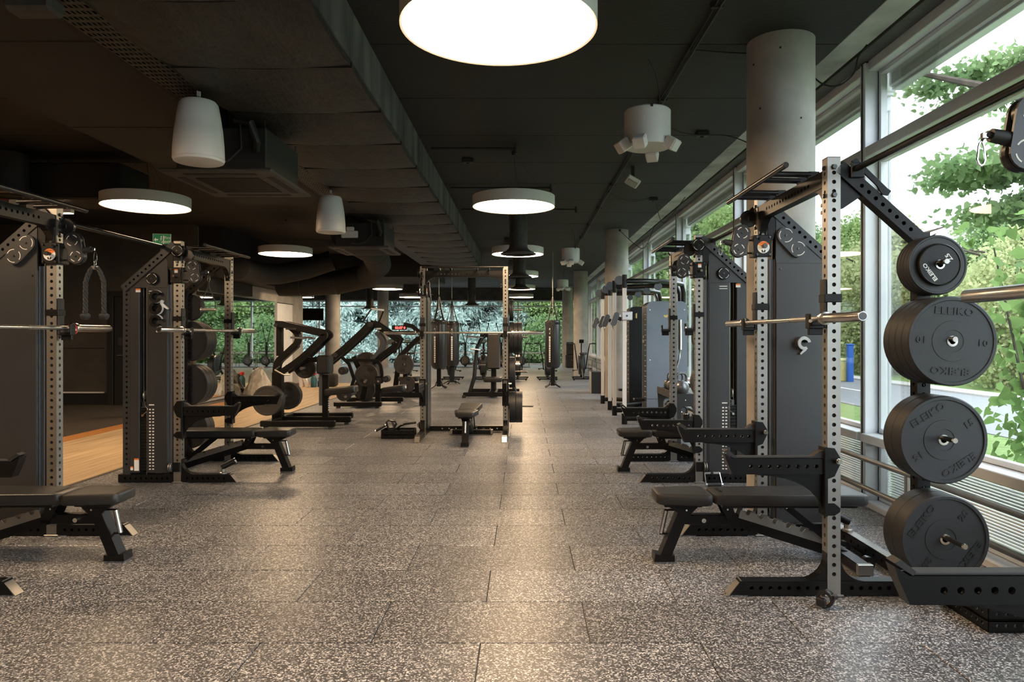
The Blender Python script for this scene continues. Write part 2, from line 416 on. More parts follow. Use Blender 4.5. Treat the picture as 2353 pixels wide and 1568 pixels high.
# mirrors on the left wall
mr = thing('wall_mirror', 'tall wall mirror in three panels reflecting windows and greenery', 'mirror', (-6.70, 15, 0))
for a, b in ((-.5,1.33),(1.335,2.76),(2.765,4.1)):
    G().box(.002, .010, a, b, .06, 2.31, .001).build('mirror_panel', 'mirror', mr)
pp = thing('wall_panel', 'grey flush wall panel just beyond the mirror', 'panel', (-6.7, 19.14, 0))
G().box(.002, .05, 0, 1.25, 0, 2.28, .003).build('board', 'frame_grey', pp)
G().box(.002, .06, .1, 1.3, 2.28, 2.30, .001).build('top_trim', 'wall_black', pp)
# columns
def column(x, y, r=.25, h=CEIL):
    g = G(); g.lathe([(r,0),(r,.9),(r+.001,1.2),(r,2.4),(r,h)], n=40)
    o = struct(g.build('column', 'concrete')); o.location = (x, y, 0); return o
c1 = column(1.97, 5.47)
for p in ((1.97,15.2),(1.97,24.9),(1.97,32.4),(-6.55,24.3),(-6.4,32.2)): 
    c = c1.copy(); COL.objects.link(c); c.location = (*p, 0)
g = G()
for a, z in ((200,3.45),(250,3.52),(215,3.1),(285,3.0)):
    q = V((.2505*math.cos(R(a)), .2505*math.sin(R(a)), z)); n = V((math.cos(R(a)), math.sin(R(a)), 0)); g.cyl(q-n*.004, q+n*.001, .008, n=8)
g.build('bolt_hole', 'wall_black', c1)
# far beam and far glass
struct(G().box(-13, RX, FY-.45, FY+.1, 3.08, CEIL).build('trim_3', 'concrete_dark'))
def far_window(n, x0, x1):
    w = struct(thing('window_%d' % n, None, None, (x0, FY, 0)))
    L = x1-x0
    g = G().box(-.035, .035, -.06, .06, 0, 3.08).build('mullion', 'frame_grey', w)
    for z, h in ((0,.06),(.55,.05),(2.78,.05),(3.03,.05)):
        G().box(.035, L-.035, -.05, .05, z, z+h).build('transom', 'frame_grey', w)
    for a, b in ((.06,.55),(.60,2.78),(2.83,3.03)):
        G().box(.035, L-.035, -.006, .006, a, b).build('pane', 'glass', w)
k = 1
for a in np.arange(-13, RX-.1, 3.174): far_window(k, float(a), float(a)+3.174); k += 1
# right glass wall, one bay and its copies
def bay():
    w = struct(thing('window_%d' % k, None, None, (RX, 0, 0)))
    L = 3.6
    G().box(-.09, .08, -.04, .04, 0, CEIL-.02, .006).build('mullion', 'frame_grey', w)
    G().box(-.095, -.09, -.006, .006, 0, CEIL-.02).build('mullion_joint', 'wall_black', w)
    for z0, z1, x0 in ((0,.05,-.09),(.53,.60,-.12),(2.85,2.935,-.09),(3.56,3.645,-.06)):
        G().box(x0, .08, .04, L-.04, z0, z1, .005).build('transom', 'frame_grey', w)
    for z0, z1 in ((.05,.53),(.60,2.85),(2.935,3.56)):
        G().box(.052, .060, .04, L-.04, z0, z1).build('pane', 'glass', w)
        for y in (.065, L-.065):
            G().box(.02, .075, y-.018, y+.018, z0+.04, z1-.04, .003).build('sash', 'frame_grey', w)
        for z in (z0+.022, z1-.022):
            G().box(.02, .075, .047, L-.047, z-.018, z+.018, .003).build('sash', 'frame_grey', w)
        g = G()
        for y in (.0435, L-.0435): g.box(.018, .05, y-.0025, y+.0025, z0+.004, z1-.004)
        g.build('seal', 'wall_black', w)
    g = G()
    z = .075
    while z < .51: g.box(.13, .16, .02, L-.02, z, z+.009); z += .021
    tag(g.build('slat_blind', 'white_paint', w), kind='stuff')
    G().box(.10,.22,.05,L-.05,3.42,3.60,.012).build('blind_cassette', 'white_paint', w)
    G().box(.12,.2,.06,L-.06,3.395,3.42,.004).build('blind_rail', 'frame_grey', w)
    for y in (.13,.19): G().cyl((.2,y,.1),(.2,y,3.3),.014,n=8).build('guide_tube', 'frame_grey', w)
    G().box(.1,.2,.10,.22,3.28,3.42,.004).build('bracket', 'frame_grey', w)
    G().box(.02,.1,.11,.17,1.98,2.1,.004).build('hinge', 'frame_grey', w)
    return w
b0 = bay(); ys = [2.25-3.6*2+3.6*i for i in range(11)]
for i, y in enumerate(ys):
    if i == 0: b0.location.y = y
    else:
        c = dup(b0, (RX, y, 0)); c.name = 'window_%d' % (k+i)
struct(G().box(RX-.05, RX+.1, -7.2, ys[0]-.04, 0, CEIL).build('wall_right', 'concrete_dark'))
# handrail along the glass
hr = thing('guard_rail', 'low steel guard rail with two bars along the window wall', 'railing', (2.70, 0, 0))
for z in (.42, .19): G().cyl((0,-4,z),(0,33,z),.021,n=12).build('rail_bar', 'steel', hr)
p = None
for i in range(21):
    y = -3.98+1.8*i
    if p is None: p = G().cyl((0,0,0),(0,0,.415),.018,n=10).build('rail_post', 'steel', hr); o = p
    else: o = p.copy(); COL.objects.link(o)
    o.location = (0, y, 0)
# ================================================================== OUTSIDE
G().box(RX+.2, 60, -20, 70, -.6, -.3).build('ground_lawn', 'lawn')['kind'] = 'structure'
G().box(-40, RX+.2, FY+.2, 70, -.6, -.1).build('ground_yard', 'pavement')['kind'] = 'structure'
G().box(8.0, 12.6, -20, 70, -.32, -.285).build('road', 'asphalt')['kind'] = 'structure'
G().box(12.6, 13.4, -20, 70, -.32, -.22, .01).build('kerb_strip', 'pavement')['kind'] = 'structure'
g = G(); [g.box(10.2, 10.32, y, y+2.2, -.286, -.281) for y in range(-4, 60, 5)]; g.build('road_line', 'paint_line')['kind'] = 'structure'
bl = thing('bollard', 'slim blue post beside the road', 'post', (11.9, 26.0, -.3)); G().box(-.1,.1,-.1,.1,0,1.35,.02).build('shaft', 'blue_paint', bl); G().box(-.12,.12,-.12,.12,1.35,1.4,.01).build('cap', 'blue_paint', bl)
yb = thing('grit_bin', 'pale yellow roadside bin beside blue post', 'bin', (11.6, 26.6, -.3)); G().box(-.45,.3,-.4,.4,0,.75,.04).build('body', 'yellow_paint', yb); G().box(-.48,.33,-.43,.43,.75,.85,.03).build('lid', 'yellow_paint', yb)
rng = np.random.default_rng(7)
def leafmesh(name, cen, per, sig, size, m, droop=0, long=1.0, out=.3, hexa=False):
    """leaf blades in loose clusters round the points cen"""
    C = np.array(cen, float); n = len(C)*per; c0 = np.repeat(C, per, 0)
    off = rng.normal(size=(n,3))*np.array(sig)
    c = c0+off
    ax = rng.normal(size=(n,3))*.6+off/max(sig)*out; ax[:,2] -= droop; ax /= np.linalg.norm(ax, axis=1)[:,None]
    sd = np.cross(ax, rng.normal(size=(n,3))); sd /= np.linalg.norm(sd, axis=1)[:,None]
    sz = size*(.6+.8*rng.random(n))[:,None]
    a = ax*sz*long; s = sd*sz*.40
    K = 8 if hexa else 4
    if hexa: up = np.cross(a, s)/np.maximum(sz,1e-6)*.5; v = np.stack([c-a*.42, c+s*.85-a*.38+up, c+s*1.1-a*.02+up, c+s*.7+a*.28, c+a*.58-up, c-s*.7+a*.28, c-s*1.1-a*.02+up, c-s*.85-a*.38+up], 1).reshape(-1,3)
    else: v = np.stack([c-a*.5, c+s-a*.05, c+a*.5, c-s-a*.05], 1).reshape(-1,3)
    me = bpy.data.meshes.new(name); me.vertices.add(K*n); me.vertices.foreach_set('co', v.ravel())
    me.loops.add(K*n); me.loops.foreach_set('vertex_index', np.arange(K*n)); me.polygons.add(n)
    me.polygons.foreach_set('loop_start', np.arange(n)*K); me.polygons.foreach_set('loop_total', np.full(n,K))
    me.materials.append(MATS[m]); me.update(); me.validate(); return me
def trunk(h, r, limbs, seed):
    rr = random.Random(seed); g = G(); g.tube([(0,0,-.4),(rr.uniform(-.1,.1),0,h*.3),(rr.uniform(-.2,.2),rr.uniform(-.2,.2),h*.65),(0,0,h*.9)], [r*1.2,r,r*.7,r*.25], 9)
    for i in range(limbs):
        a = rr.uniform(0,2*PI); z = h*rr.uniform(.3,.7); q = h*rr.uniform(.22,.4)
        g.tube([(0,0,z),(q*.5*math.cos(a),q*.5*math.sin(a),z+q*.35),(q*math.cos(a),q*math.sin(a),z+q*.5)], [r*.45,r*.3,r*.12], 6)
    return g
def crown(h, w, k, seed, low=.2):
    """cluster points filling an egg-shaped crown, thinner inside"""
    r_ = np.random.default_rng(seed); out = []
    while len(out) < k:
        d = r_.normal(size=3); d /= np.linalg.norm(d); q = .45+.55*r_.random()**.5
        x, y, z = d*q; wob = 1+.22*math.sin(3*math.atan2(y,x)+seed)+.15*math.sin(5*z+2*seed)
        out.append((x*w*wob*(1-.25*z), y*w*wob*(1-.25*z), h*(low+(1-low)*(z+1)/2)))
    return out
def cedar(h, w, seed):
    r_ = np.random.default_rng(seed); out = []
    for i in range(64):
        t = i/64; z = h*(.06+.92*t); L = w*(1-t*.86)*r_.uniform(.75,1.1); a = r_.uniform(0,2*PI)
        for q in np.linspace(.25,1,7):
            out.append((L*q*math.cos(a)+r_.normal()*.12, L*q*math.sin(a)+r_.normal()*.12, z+.12*q-.55*q*q))
    return out
LM = {}
def protos():
    LM['lime'] = leafmesh('foliage', crown(7.5,2.4,420,1), 110, (.30,.30,.22), .125, 'leaf_lime', .2)
    LM['mid'] = leafmesh('foliage', crown(8,2.6,420,2), 110, (.32,.32,.22), .13, 'leaf_mid', .2)
    LM['yellow'] = leafmesh('foliage', crown(5.5,2.5,420,3,-.02), 80, (.28,.28,.22), .13, 'leaf_yellow', .1)
    LM['blue'] = leafmesh('foliage', cedar(9,3.4,4), 170, (.26,.26,.22), .085, 'leaf_blue', .6, 3.2, .5)
LM['bush'] = leafmesh('foliage', crown(2.7,1.9,260,7,-.1), 80, (.24,.24,.2), .11, 'leaf_mid', .1)
LM['bluebush'] = leafmesh('foliage', crown(2.4,1.9,260,8,-.1), 80, (.24,.24,.2), .09, 'leaf_blue', .2, 2.0)
protos()
TR = {'t2': trunk(2.0,.06,5,8), 't0': trunk(6.5,.2,8,3), 't1': trunk(7.5,.26,9,5)}
def tree(kind, label, x, y, s=1, rz=0, group=None, name='tree', z=-.35, t='t0'):
    o = thing(name, label, 'tree', (x, y, z), rz, group); o.scale = (s,s,s)
    f = bpy.data.objects.new('foliage', LM[kind]); COL.objects.link(f); f.parent = o
    if isinstance(TR[t], G): TR[t] = TR[t].build('trunk', 'bark', o)
    else:
        c = TR[t].copy(); COL.objects.link(c); c.parent = o
# across the road, seen through the right-hand glass
RT = [('yellow',16.5,13,.9,0),('lime',18,18.5,.8,50),('yellow',16.5,23,.95,120),('mid',19,28,.85,200),('yellow',16.5,32,1.2,260),('lime',17.5,37.5,1.05,20),('yellow',16.5,43,1.15,90),('mid',18.5,49,1.2,140),('lime',16.5,8,1.05,180),('mid',17,3,1.0,300),('yellow',16.5,55,1.3,10)]
for i, (kd,x,y,s,rz) in enumerate(RT):
    nk = sum(1 for q in RT if q[0] == kd and q[2] < y)
    tree(kd, {'yellow':'broad yellow-green bush across the road','lime':'bright green leafy tree across the road','mid':'dark green leafy tree across the road'}[kd]+', '+ORD8[nk]+' of its kind from the near end', x, y, s, rz, 'trees across the road')
# lawn trees nearer the glass, further down the room
for i, (kd,x,y,s,rz) in enumerate([('lime',6.9,23.0,.80,130),('mid',6.5,27,.9,210),('lime',6.2,32.5,.85,300),('mid',7,38.5,1.0,60)]):
    tree(kd, 'slim green tree on the lawn outside the window wall, '+ORD8[i]+' from the near end', x, y, s, rz, 'lawn trees along the window wall', t='t0')
# beyond the far glass
FT = [('blue',-13,43,1.1,0),('blue',-9.2,42,1.15,70),('mid',-6.8,46,1.2,20),('blue',-5.2,41.5,1.1,140),('blue',-1.9,42,1.05,210),('lime',.6,43.5,.95,250),('lime',3.2,42,1.0,40),('mid',5.6,45.5,1.1,120),('blue',-11.5,48,1.4,300),('mid',-2.4,50,1.4,10),('mid',2,50,1.3,80),('blue',-17,46,1.2,30)]
for kd,x,y,s,rz in FT:
    nk = sum(1 for q in FT if q[0] == kd and q[1] < x)
    tree(kd, {'blue':'feathery blue-green conifer beyond the far glass','mid':'dark green leafy tree behind the conifers past the far glass','lime':'light green leafy tree past the far glass'}[kd]+', '+ORD8[nk]+' from the left', x, y, s, rz, 'trees beyond the far glass', t='t1')
for i, x in enumerate((-15.5,-12.6,-9.8,-7.2,-4.4,-1.6,1.2,3.9,6.5,9.4)):
    tree('bluebush' if x < .5 else 'bush', 'low bush at the foot of the trees past the far glass, '+(ORD8+['tenth'])[i]+' from the left', x, 39.6+.5*(i%2), 1, 47*i, 'bushes beyond the far glass', 'bush', t='t2')
# lime tree just outside the near window
def linden():
    o = thing('lime_tree', 'large-leaved lime tree with spreading branches right outside the near window', 'tree', (7.6, 9.0, -.35))
    trunk(8,.2,7,11).build('trunk', 'bark', o)
    bl = []; rr = random.Random(5); g = G()
    for i in range(46):
        a = rr.uniform(0,2*PI); z = rr.uniform(2.6,8.2); L = rr.uniform(.8,2.7)*(1 if z < 6.6 else .6)
        e = V((L*math.cos(a), L*math.sin(a), z)); m_ = e*.5; m_.z = z+.1
        g.tube([(0,0,z-.3),m_,e], [.03,.02,.008], 5)
        for t in (.45,.65,.82,1.0): 
            p = V((e.x*t, e.y*t, z+.1*(1-t))); bl.append((p.x,p.y,p.z))
    g.build('branches', 'bark', o)
    f = bpy.data.objects.new('foliage', leafmesh('foliage', bl, 230, (.23,.23,.08), .085, 'leaf_mid', .3, 1.0, .3, True)); COL.objects.link(f); f.parent = o
linden()
def vine():
    o = thing('climbing_shrub', 'big bright leaves of a tall shrub at the near window edge', 'shrub', (4.1, 5.45, -.3))
    g = G(); bl = []; rr = random.Random(9)
    for i in range(9):
        a = rr.uniform(0,2*PI); L = rr.uniform(.1,.55); h = rr.uniform(1.6,2.9)
        g.tube([(0,0,-.2),(L*.5*math.cos(a),L*.5*math.sin(a),h*.5),(L*math.cos(a),L*math.sin(a),h)], [.02,.014,.006], 6)
        for t in np.linspace(.2,1,7): bl.append((L*t*math.cos(a), L*t*math.sin(a), h*t))
    g.build('stems', 'bark', o)
    f = bpy.data.objects.new('foliage', leafmesh('foliage', bl, 20, (.16,.16,.14), .085, 'leaf_big', .6, 1.0, .3, True)); COL.objects.link(f); f.parent = o
vine()
# ================================================================== CEILING FITTINGS
def lamp():
    o = thing('disc_lamp', '', 'lamp', (0,0,2.96))
    g = G(); g.lathe([(.490,.004),(.5,0),(.5,.13),(.47,.14),(0,.14)], n=64); g.build('shell', 'lamp_shell', o)
    g = G(); n = 48; g.add([(.489*math.cos(2*PI*i/n), -.489*math.sin(2*PI*i/n), .006) for i in range(n)], [tuple(range(n))]); g.build('diffuser', 'lamp_glow', o)
    g = G(); top = V((0,0,CEIL-2.97)); g.cyl(top-V((0,0,.05)), top, .025, n=10)
    for a in (90,210,330): g.cyl((.42*math.cos(R(a)),.42*math.sin(R(a)),.13), top-V((0,0,.03)), .0013, n=4)
    g.tube([top, top+V((.02,0,-.25)), top+V((.03,.02,-.4)), (0,0,.14)], .0035, 5); g.build('wires', 'tray_metal', o)
    return o
l0 = lamp()
ORD = ['nearest, cut by the top of the picture', 'second one along the row', 'third one, beside a vent pipe', 'fourth one along the row', 'fifth one along the row', 'last one before the far glass']
LY = [3.62, 8.65, 13.7, 18.8, 23.9, 29.0]
l0.location = (-.13, LY[0], 2.96); tag(l0, 'round white disc lamp above the middle aisle, '+ORD[0], 'lamp', 'disc lamps over the aisle')
for i in range(1,6): dup(l0, (-.13, LY[i], 2.96), label='round white disc lamp above the middle aisle, '+ORD[i], group='disc lamps over the aisle')
for i, y in ((1,8.65),(2,13.7),(4,23.9),(5,29.0)):
    dup(l0, (-4.6, y, 2.96), label='round white disc lamp above the wood lane, '+{1:'nearest, left of the ceiling cassette',2:'second, under the big duct',4:'small, near the far columns',5:'farthest, beside the rack pulley'}[i], group='disc lamps over the wood lane')
for i, (x,y) in enumerate(((-.13,-1.4),(-4.6,-1.4),(-4.6,3.62),(-4.6,18.8),(-9.1,29.0),(-9.1,8.65))):
    dup(l0, (x,y,2.96), label='round white disc lamp of the rows beyond the picture edge', group='disc lamps out of view')
# wrapped duct over the aisle
dw = thing('wrapped_duct', 'long dark wrapped air duct with dusty side running above the aisle', 'duct', (0,0,0))
dseg = None; y = -3.0; i = 0
while y < 18.9:
    if dseg is None:
        g = G(); xs = np.linspace(-2.45,-1.2,9)
        pr = [(-2.45,CEIL-.004),(-2.45,3.30)]+[(float(x), 3.262-.022*math.sin(PI*(x+2.45)/1.25)) for x in xs[0:]]+[(-1.2,3.30),(-1.2,CEIL-.004)]
        L = .98; n = len(pr); vs = []; ny = 7
        for j in range(ny):
            t = j/(ny-1); sag = -.028*math.sin(PI*t)**.6
            vs += [(x, t*L, z+(sag if z < 3.32 else 0)) for x, z in pr]
        fs = [(j*n+q, (j+1)*n+q, (j+1)*n+q+1, j*n+q+1) for j in range(ny-1) for q in range(n-1)]
        g.add(vs, fs, True); dseg = g.build('duct_section', 'duct_wrap', dw); o = dseg
        g = G().box(-2.46,-1.19,.975,.992,3.245,CEIL-.002); g.build('seam_band', 'vent_dark', dseg)
        g = G(); g.box(-1.199,-1.188,.0,.98,3.285,CEIL-.01); g.build('dusty_side', 'duct_dust', dseg)
    else:
        o = dup(dseg, parent=dw)
    o.location = (0, y, 0); y += .99; i += 1
G().box(-2.44,-1.21,18.85,18.95,3.25,CEIL-.002).build('end_cap', 'vent_dark', dw)
# second broad duct on the left, cable trays
d2 = thing('flat_duct', 'broad flat black duct above the left rack row', 'duct', (0,0,0))
for j in range(7): G().box(-4.15,-2.72,-3+1.9*j,-3+1.9*j+1.89,3.30,CEIL-.001,.01).build('duct_section', 'ceiling_black', d2)
d3 = thing('side_duct', 'dark square duct crossing above the far left wall', 'duct', (0,0,0))
G().box(-12.5,-4.9,8.6,9.3,3.05,3.5,.02).build('duct_section', 'ceiling_black', d3)
for x in (-12,-9,-6): G().cyl((x,8.95,3.48),(x,8.95,CEIL),.006,n=6).build('hanger', 'tray_metal', d3)
def tray(y0, y1, label):
    o = thing('cable_tray', label, 'cable tray', (-2.56, y0, 3.24)); L = y1-y0
    g = G(); px = [-.12+.03*i for i in range(9)]; 
    # perforated base: strips with slots
    for i in range(8):
        g.box(px[i]-.004, px[i]+.010, 0, L, 0, .002)
    yy = 0
    while yy < L: g.box(-.12,.12,yy,yy+.035,.0003,.0023); yy += .075
    g.build('slotted_base', 'tray_metal', o)
    for s in (-1,1): G().box(s*.122-.002, s*.122+.002, 0, L, 0, .055).build('side', 'tray_metal', o)
    g = G(); rr = random.Random(3)
    for i in range(5):
        x = -.09+.04*i; g.tube([(x+rr.uniform(-.015,.015), L*t, .012+rr.uniform(0,.012)) for t in np.linspace(0,1,9)], .008, 6)
    g.build('cables', 'wall_black', o)
    yy = .5
    while yy < L:
        G().cyl((0,yy,.05),(0,yy,CEIL-3.24),.005,n=6).build('hanger', 'tray_metal', o); yy += 2.0
    return o
tray(-2, 5.55, 'black perforated cable tray running along the ceiling above first speaker')
tray(7.1, 10.7, 'black perforated cable tray between the two ceiling cassettes')
tray(12.2, 18.5, 'black perforated cable tray past the second ceiling cassette')
jb = thing('junction_box', 'dusty rounded box clipped under the cable tray', 'junction box', (-2.66, 3.86, 3.14)); G().box(-.13,.13,-.07,.07,0,.09,.02).build('body', 'vent_edge', jb); G().box(-.02,.02,-.02,.02,.09,.1).build('clip', 'tray_metal', jb)
# ceiling cassettes
def cassette():
    o = thing('ceiling_cassette', 'large black ceiling air cassette hanging before the first lane lamp', 'air conditioner', (-2.55, 6.4, 2.75))
    G().box(-.47,.47,-.55,.55,0,.03,.012).build('panel', 'vent_edge', o)
    g = G(); 
    for i in range(24): g.box(-.27,.27,-.30+.025*i,-.30+.025*i+.014,-.006,0)
    g.build('grille', 'vent_dark', o)
    for a in ((-.3,.3,-.47,-.41),(-.3,.3,.41,.47),(-.41,-.35,-.33,.33),(.35,.41,-.33,.33)): G().box(*a,-.004,.001,.001).build('vent_slot', 'wall_black', o)
    G().box(-.38,.38,-.42,.42,.03,.40,.01).build('body', 'vent_dark', o)
    for s in (-1,1):
        for t in (-1,1): G().cyl((s*.36,t*.4,.40),(s*.36,t*.4,.46),.006,n=6).build('hanger', 'tray_metal', o)
    G().tube([(.3,-.44,.2),(.34,-.52,.25),(.3,-.55,.4),(.15,-.5,.44)], .03, 8).build('pipe', 'vent_dark', o)
    G().tube([(-.05,-.44,.1),(-.1,-.56,.06),(0,-.6,.05),(.12,-.57,.08),(.2,-.5,.2),(.18,-.47,.43)], .008, 6).build('cable', 'tray_metal', o)
    return o
k0 = cassette()
k1 = dup(k0, (-2.55, 11.45, 2.75), label='black ceiling air cassette with white pump box above the lane')
G().box(-.28,-.02,-.49,-.44,.16,.27,.012).build('pump_box', 'white_plastic', k1)
G().box(-.20,-.08,-.49,-.44,.27,.33,.012).build('pump_cap', 'white_plastic', k1)
dup(k0, (-3.5, 23.2, 2.75), label='small far black ceiling air cassette beside distant lamp')
# pendant speakers
def pendant():
    o = thing('pendant_speaker', 'white bell-shaped pendant speaker, the nearer large one', 'speaker', (-2.45, 5.35, 2.70))
    g = G(); g.lathe([(0,.008),(.168,.0),(.176,.004),(.182,.02)], n=40); g.build('grille', 'white_plastic', o)
    g = G(); g.lathe([(.182,.021),(.183,.03),(.180,.12),(.170,.24),(.152,.36),(.138,.435),(.122,.455),(.0,.458)], n=40); g.build('body', 'white_plastic', o)
    g = G(); g.lathe([(.1835,.02),(.1845,.024),(.1835,.028)], n=40); g.build('rim_line', 'lamp_shell', o)
    G().box(-.05,.05,-.02,.02,.455,.462).build('mount', 'lamp_shell', o)
    g = G(); g.tube([(-.02,0,.46),(0,0,.52),(.01,0,.56)], .003, 5); g.tube([(.02,0,.46),(0,0,.52)], .003, 5); g.box(-.012,.012,-.008,.008,.50,.55); g.build('cord', 'lamp_shell', o)
    return o
s0 = pendant(); dup(s0, (-2.45, 9.0, 2.70), label='white bell-shaped pendant speaker, the farther small one above the lane')
# round speaker clusters
def cluster():
    o = thing('speaker_cluster', 'white drum speaker with four small cubes, nearest to the column', 'speaker', (1.0, 5.78, 2.93))
    g = G(); g.lathe([(.185,0),(.187,.003),(.187,.285),(.178,.295),(0,.295)], n=40); g.build('drum', 'white_plastic', o)
    g = G(); g.lathe([(0,-.004),(.182,-.004),(.185,0)], n=40); g.build('base_plate', 'lamp_shell', o)
    G().box(-.008,.012,-.19,-.16,.272,.296).build('notch', 'wall_black', o)
    for a in (-160,-115,-40,70):
        c = V((.215*math.cos(R(a)), .215*math.sin(R(a)), .0)); T = Matrix.Translation(c) @ Matrix.Rotation(R(a),4,'Z') @ Matrix.Rotation(R(35),4,'Y')
        q = G(T).box(-.04,.055,-.05,.05,-.05,.045,.01).build('cube_speaker', 'white_plastic', o)
        G(T).box(.0552,.058,-.045,.045,-.045,.04,.001).build('grille', 'lamp_shell', q)
        G(T).beam((-.1,0,.045),(-.02,0,.0),.025,.02).build('arm', 'lamp_shell', q)
    g = G(); g.tube([(.09,0,.29),(.1,0,.45),(.06,-.03,.6),(.0,-.05,.7)], .006, 6); g.cyl((0,-.05,.295),(0,-.05,.72),.0012,n=4); g.build('cord', 'tray_metal', o)
    return o
q0 = cluster(); dup(q0, (.97, 14.9, 2.93), 25, 'white drum speaker with four small cubes, second along the ceiling')
dup(q0, (1.25, 23.2, 2.93), 60, 'white drum speaker with small cubes, farthest near the last columns')
# vent pipes with flared diffusers
def ventpipe(x, y, label):
    o = thing('vent_pipe', label, 'vent', (x, y, 2.74))
    g = G(); g.tube([(-.35,.0,.83),(-.12,0,.80),(-.02,0,.70),(0,0,.5),(0,0,.12)], .15, 20); g.build('pipe', 'duct_wrap', o)
    g = G(); g.lathe([(.15,.14),(.16,.10),(.20,.06),(.29,.02),(.295,0),(.28,.0)], n=32); g.build('flare', 'vent_edge', o)
    g = G(); [g.lathe([(r_,.0),(r_+.02,.006)], n=28) for r_ in (.06,.12,.18,.24)]; g.build('diffuser_rings', 'vent_dark', o)
    return o
v0 = ventpipe(-.1, 11.75, 'black vent pipe with flared diffuser under the third aisle lamp')
dup(v0, (-.12, 16.4, 2.74), label='black vent pipe with flared diffuser beside the fourth aisle lamp')
dup(v0, (-.12, 21.3, 2.8), label='black vent pipe with flared diffuser, farthest over the aisle')
def drop(x, y, z, label):
    o = thing('vent_pipe', label, 'vent', (x, y, z)); G().cyl((0,0,.12),(0,0,CEIL-z),.15,n=20).build('pipe', 'duct_wrap', o); g = G(); g.lathe([(.15,.14),(.16,.10),(.20,.06),(.29,.02),(.295,0),(.28,.0)], n=32); g.build('flare', 'vent_edge', o)
drop(-2.0, 27.0, 2.55, 'short black vent pipe in front of the far glass centre')
drop(-6.3, 29, 2.5, 'short black vent pipe between the left columns')
rv = thing('round_diffuser', 'round black ceiling diffuser with red ring edges in the left corner', 'vent', (-6.0, 8.3, 3.02))
g = G(); g.lathe([(.18,.5),(.18,.05),(.36,.0)], n=32); g.build('neck', 'ceiling_black', rv)
for r_ in (.12,.20,.28,.355):
    g = G(); g.lathe([(r_,.0),(r_+.012,.004),(r_+.008,.012)], n=36); g.build('ring', 'red_cable' if r_ > .25 else 'vent_dark', rv)
ll = thing('strip_lamp', 'short warm strip lamp glowing behind the left rack top', 'lamp', (-6.1, 8.9, 2.93))
G().box(-.45,.45,-.03,.03,0,.05,.004).build('housing', 'lamp_shell', ll); G().box(-.44,.44,-.028,.028,-.004,-.0005).build('diffuser', 'lamp_glow', ll)
for s in (-.4,.4): G().cyl((s,0,.05),(s,0,CEIL-2.93),.003,n=5).build('hanger', 'tray_metal', ll)
# big round ducts crossing in front of the far left columns
rd = thing('round_duct', 'fat black round duct bending across in front of the far columns', 'duct', (0,0,0))
pts = [(-3.3,13.2,3.30),(-3.3,15.6,3.25),(-3.45,16.8,3.10),(-3.9,17.6,2.88),(-4.7,17.9,2.74),(-5.6,17.95,2.70),(-6.19,18.0,2.70)]
g = G(); g.tube(pts, .30, 24); g.build('pipe', 'ceiling_black', rd)
for p, q in zip(pts[1:], pts[2:]):
    a = V(q)-V(p); a.normalize(); g = G(); g.lathe([(.305,-.02),(.312,-.01),(.312,.01),(.305,.02)], p, a, 24); g.build('joint_ring', 'vent_dark', rd)
rd2 = thing('branch_duct', 'black round branch duct running over the mirror wall top', 'duct', (0,0,0))
g = G(); g.tube([(-4.6,17.0,3.2),(-5.2,16.9,2.98),(-5.7,16.6,2.84),(-5.92,16.2,2.80),(-5.93,14.7,2.80)], .24, 20); g.build('pipe', 'ceiling_black', rd2)
bh = thing('bulkhead', 'black dropped ceiling box in front of the far glass', 'bulkhead', (0,0,0))
G().box(-6.18,-2.5,19.6,22.4,3.02,CEIL-.001,.01).build('body', 'ceiling_black', bh)
# ceiling conduits, cables, small fittings on the right half
cb = thing('ceiling_conduit', 'bundle of black cables clipped straight along the right ceiling', 'conduit', (1.3,0,CEIL-.03))
for dx, dz in ((-.02,0),(.0,.004),(.02,0),(.01,-.02)):
    rr = random.Random(int(dx*1000)+5); G().tube([(dx+rr.uniform(-.006,.006), y, dz+rr.uniform(-.004,.004)) for y in np.arange(-3,20,.8)], .007, 6).build('cable', 'wall_black' if dz >= 0 else 'tray_metal', cb)
for y in np.arange(1,20,1.9): G().box(-.045,.045,y-.015,y+.015,-.012,.03,.003).build('clip', 'vent_dark', cb)
def loop(pts, label, r=.006, m='wall_black'):
    o = thing('loose_cable', label, 'cable', pts[0]); p0 = V(pts[0])
    fine = []; P = [V(p)-p0 for p in pts]
    for i in range(len(P)-1):
        a = P[max(i-1,0)]; b = P[i]; c = P[i+1]; d = P[min(i+2,len(P)-1)]
        for t in np.linspace(0,1,6)[:-1]:
            t = float(t); fine.append(.5*((2*b)+(c-a)*t+(2*a-5*b+4*c-d)*t*t+(3*b-a-3*c+d)*t**3))
    fine.append(P[-1]); G().tube(fine, r, 6).build('strand', m, o)
    G().box(-.02,.02,-.02,.02,-.01,.03,.003).build('clip', m, o); return o
def smallbox(x, y, label, m='vent_dark'):
    o = thing('ceiling_box', label, 'sensor', (x,y,CEIL-.055)); G().box(-.07,.07,-.05,.05,0,.055,.008).build('body', m, o); G().cyl((0,0,-.012),(0,0,0),.022,n=12).build('lens', 'wall_black', o)
smallbox(1.96, 7.85, 'black ceiling sensor box near the bare concrete strip')
smallbox(2.1, 11.6, 'small black ceiling sensor box farther along the strip')
smallbox(-.72, 9.05, 'tiny dark smoke detector on the ceiling left of the aisle lamp')
loop([(1.3,7.2,CEIL-.03),(1.6,7.5,CEIL-.09),(1.9,7.8,CEIL-.05),(2.25,7.9,CEIL-.03),(2.45,7.75,CEIL-.16),(2.5,7.6,CEIL-.3),(2.42,7.55,CEIL-.35),(2.4,7.62,CEIL-.22),(2.62,7.9,CEIL-.02)], 'thin black cable looping from the sensor box to the strip')
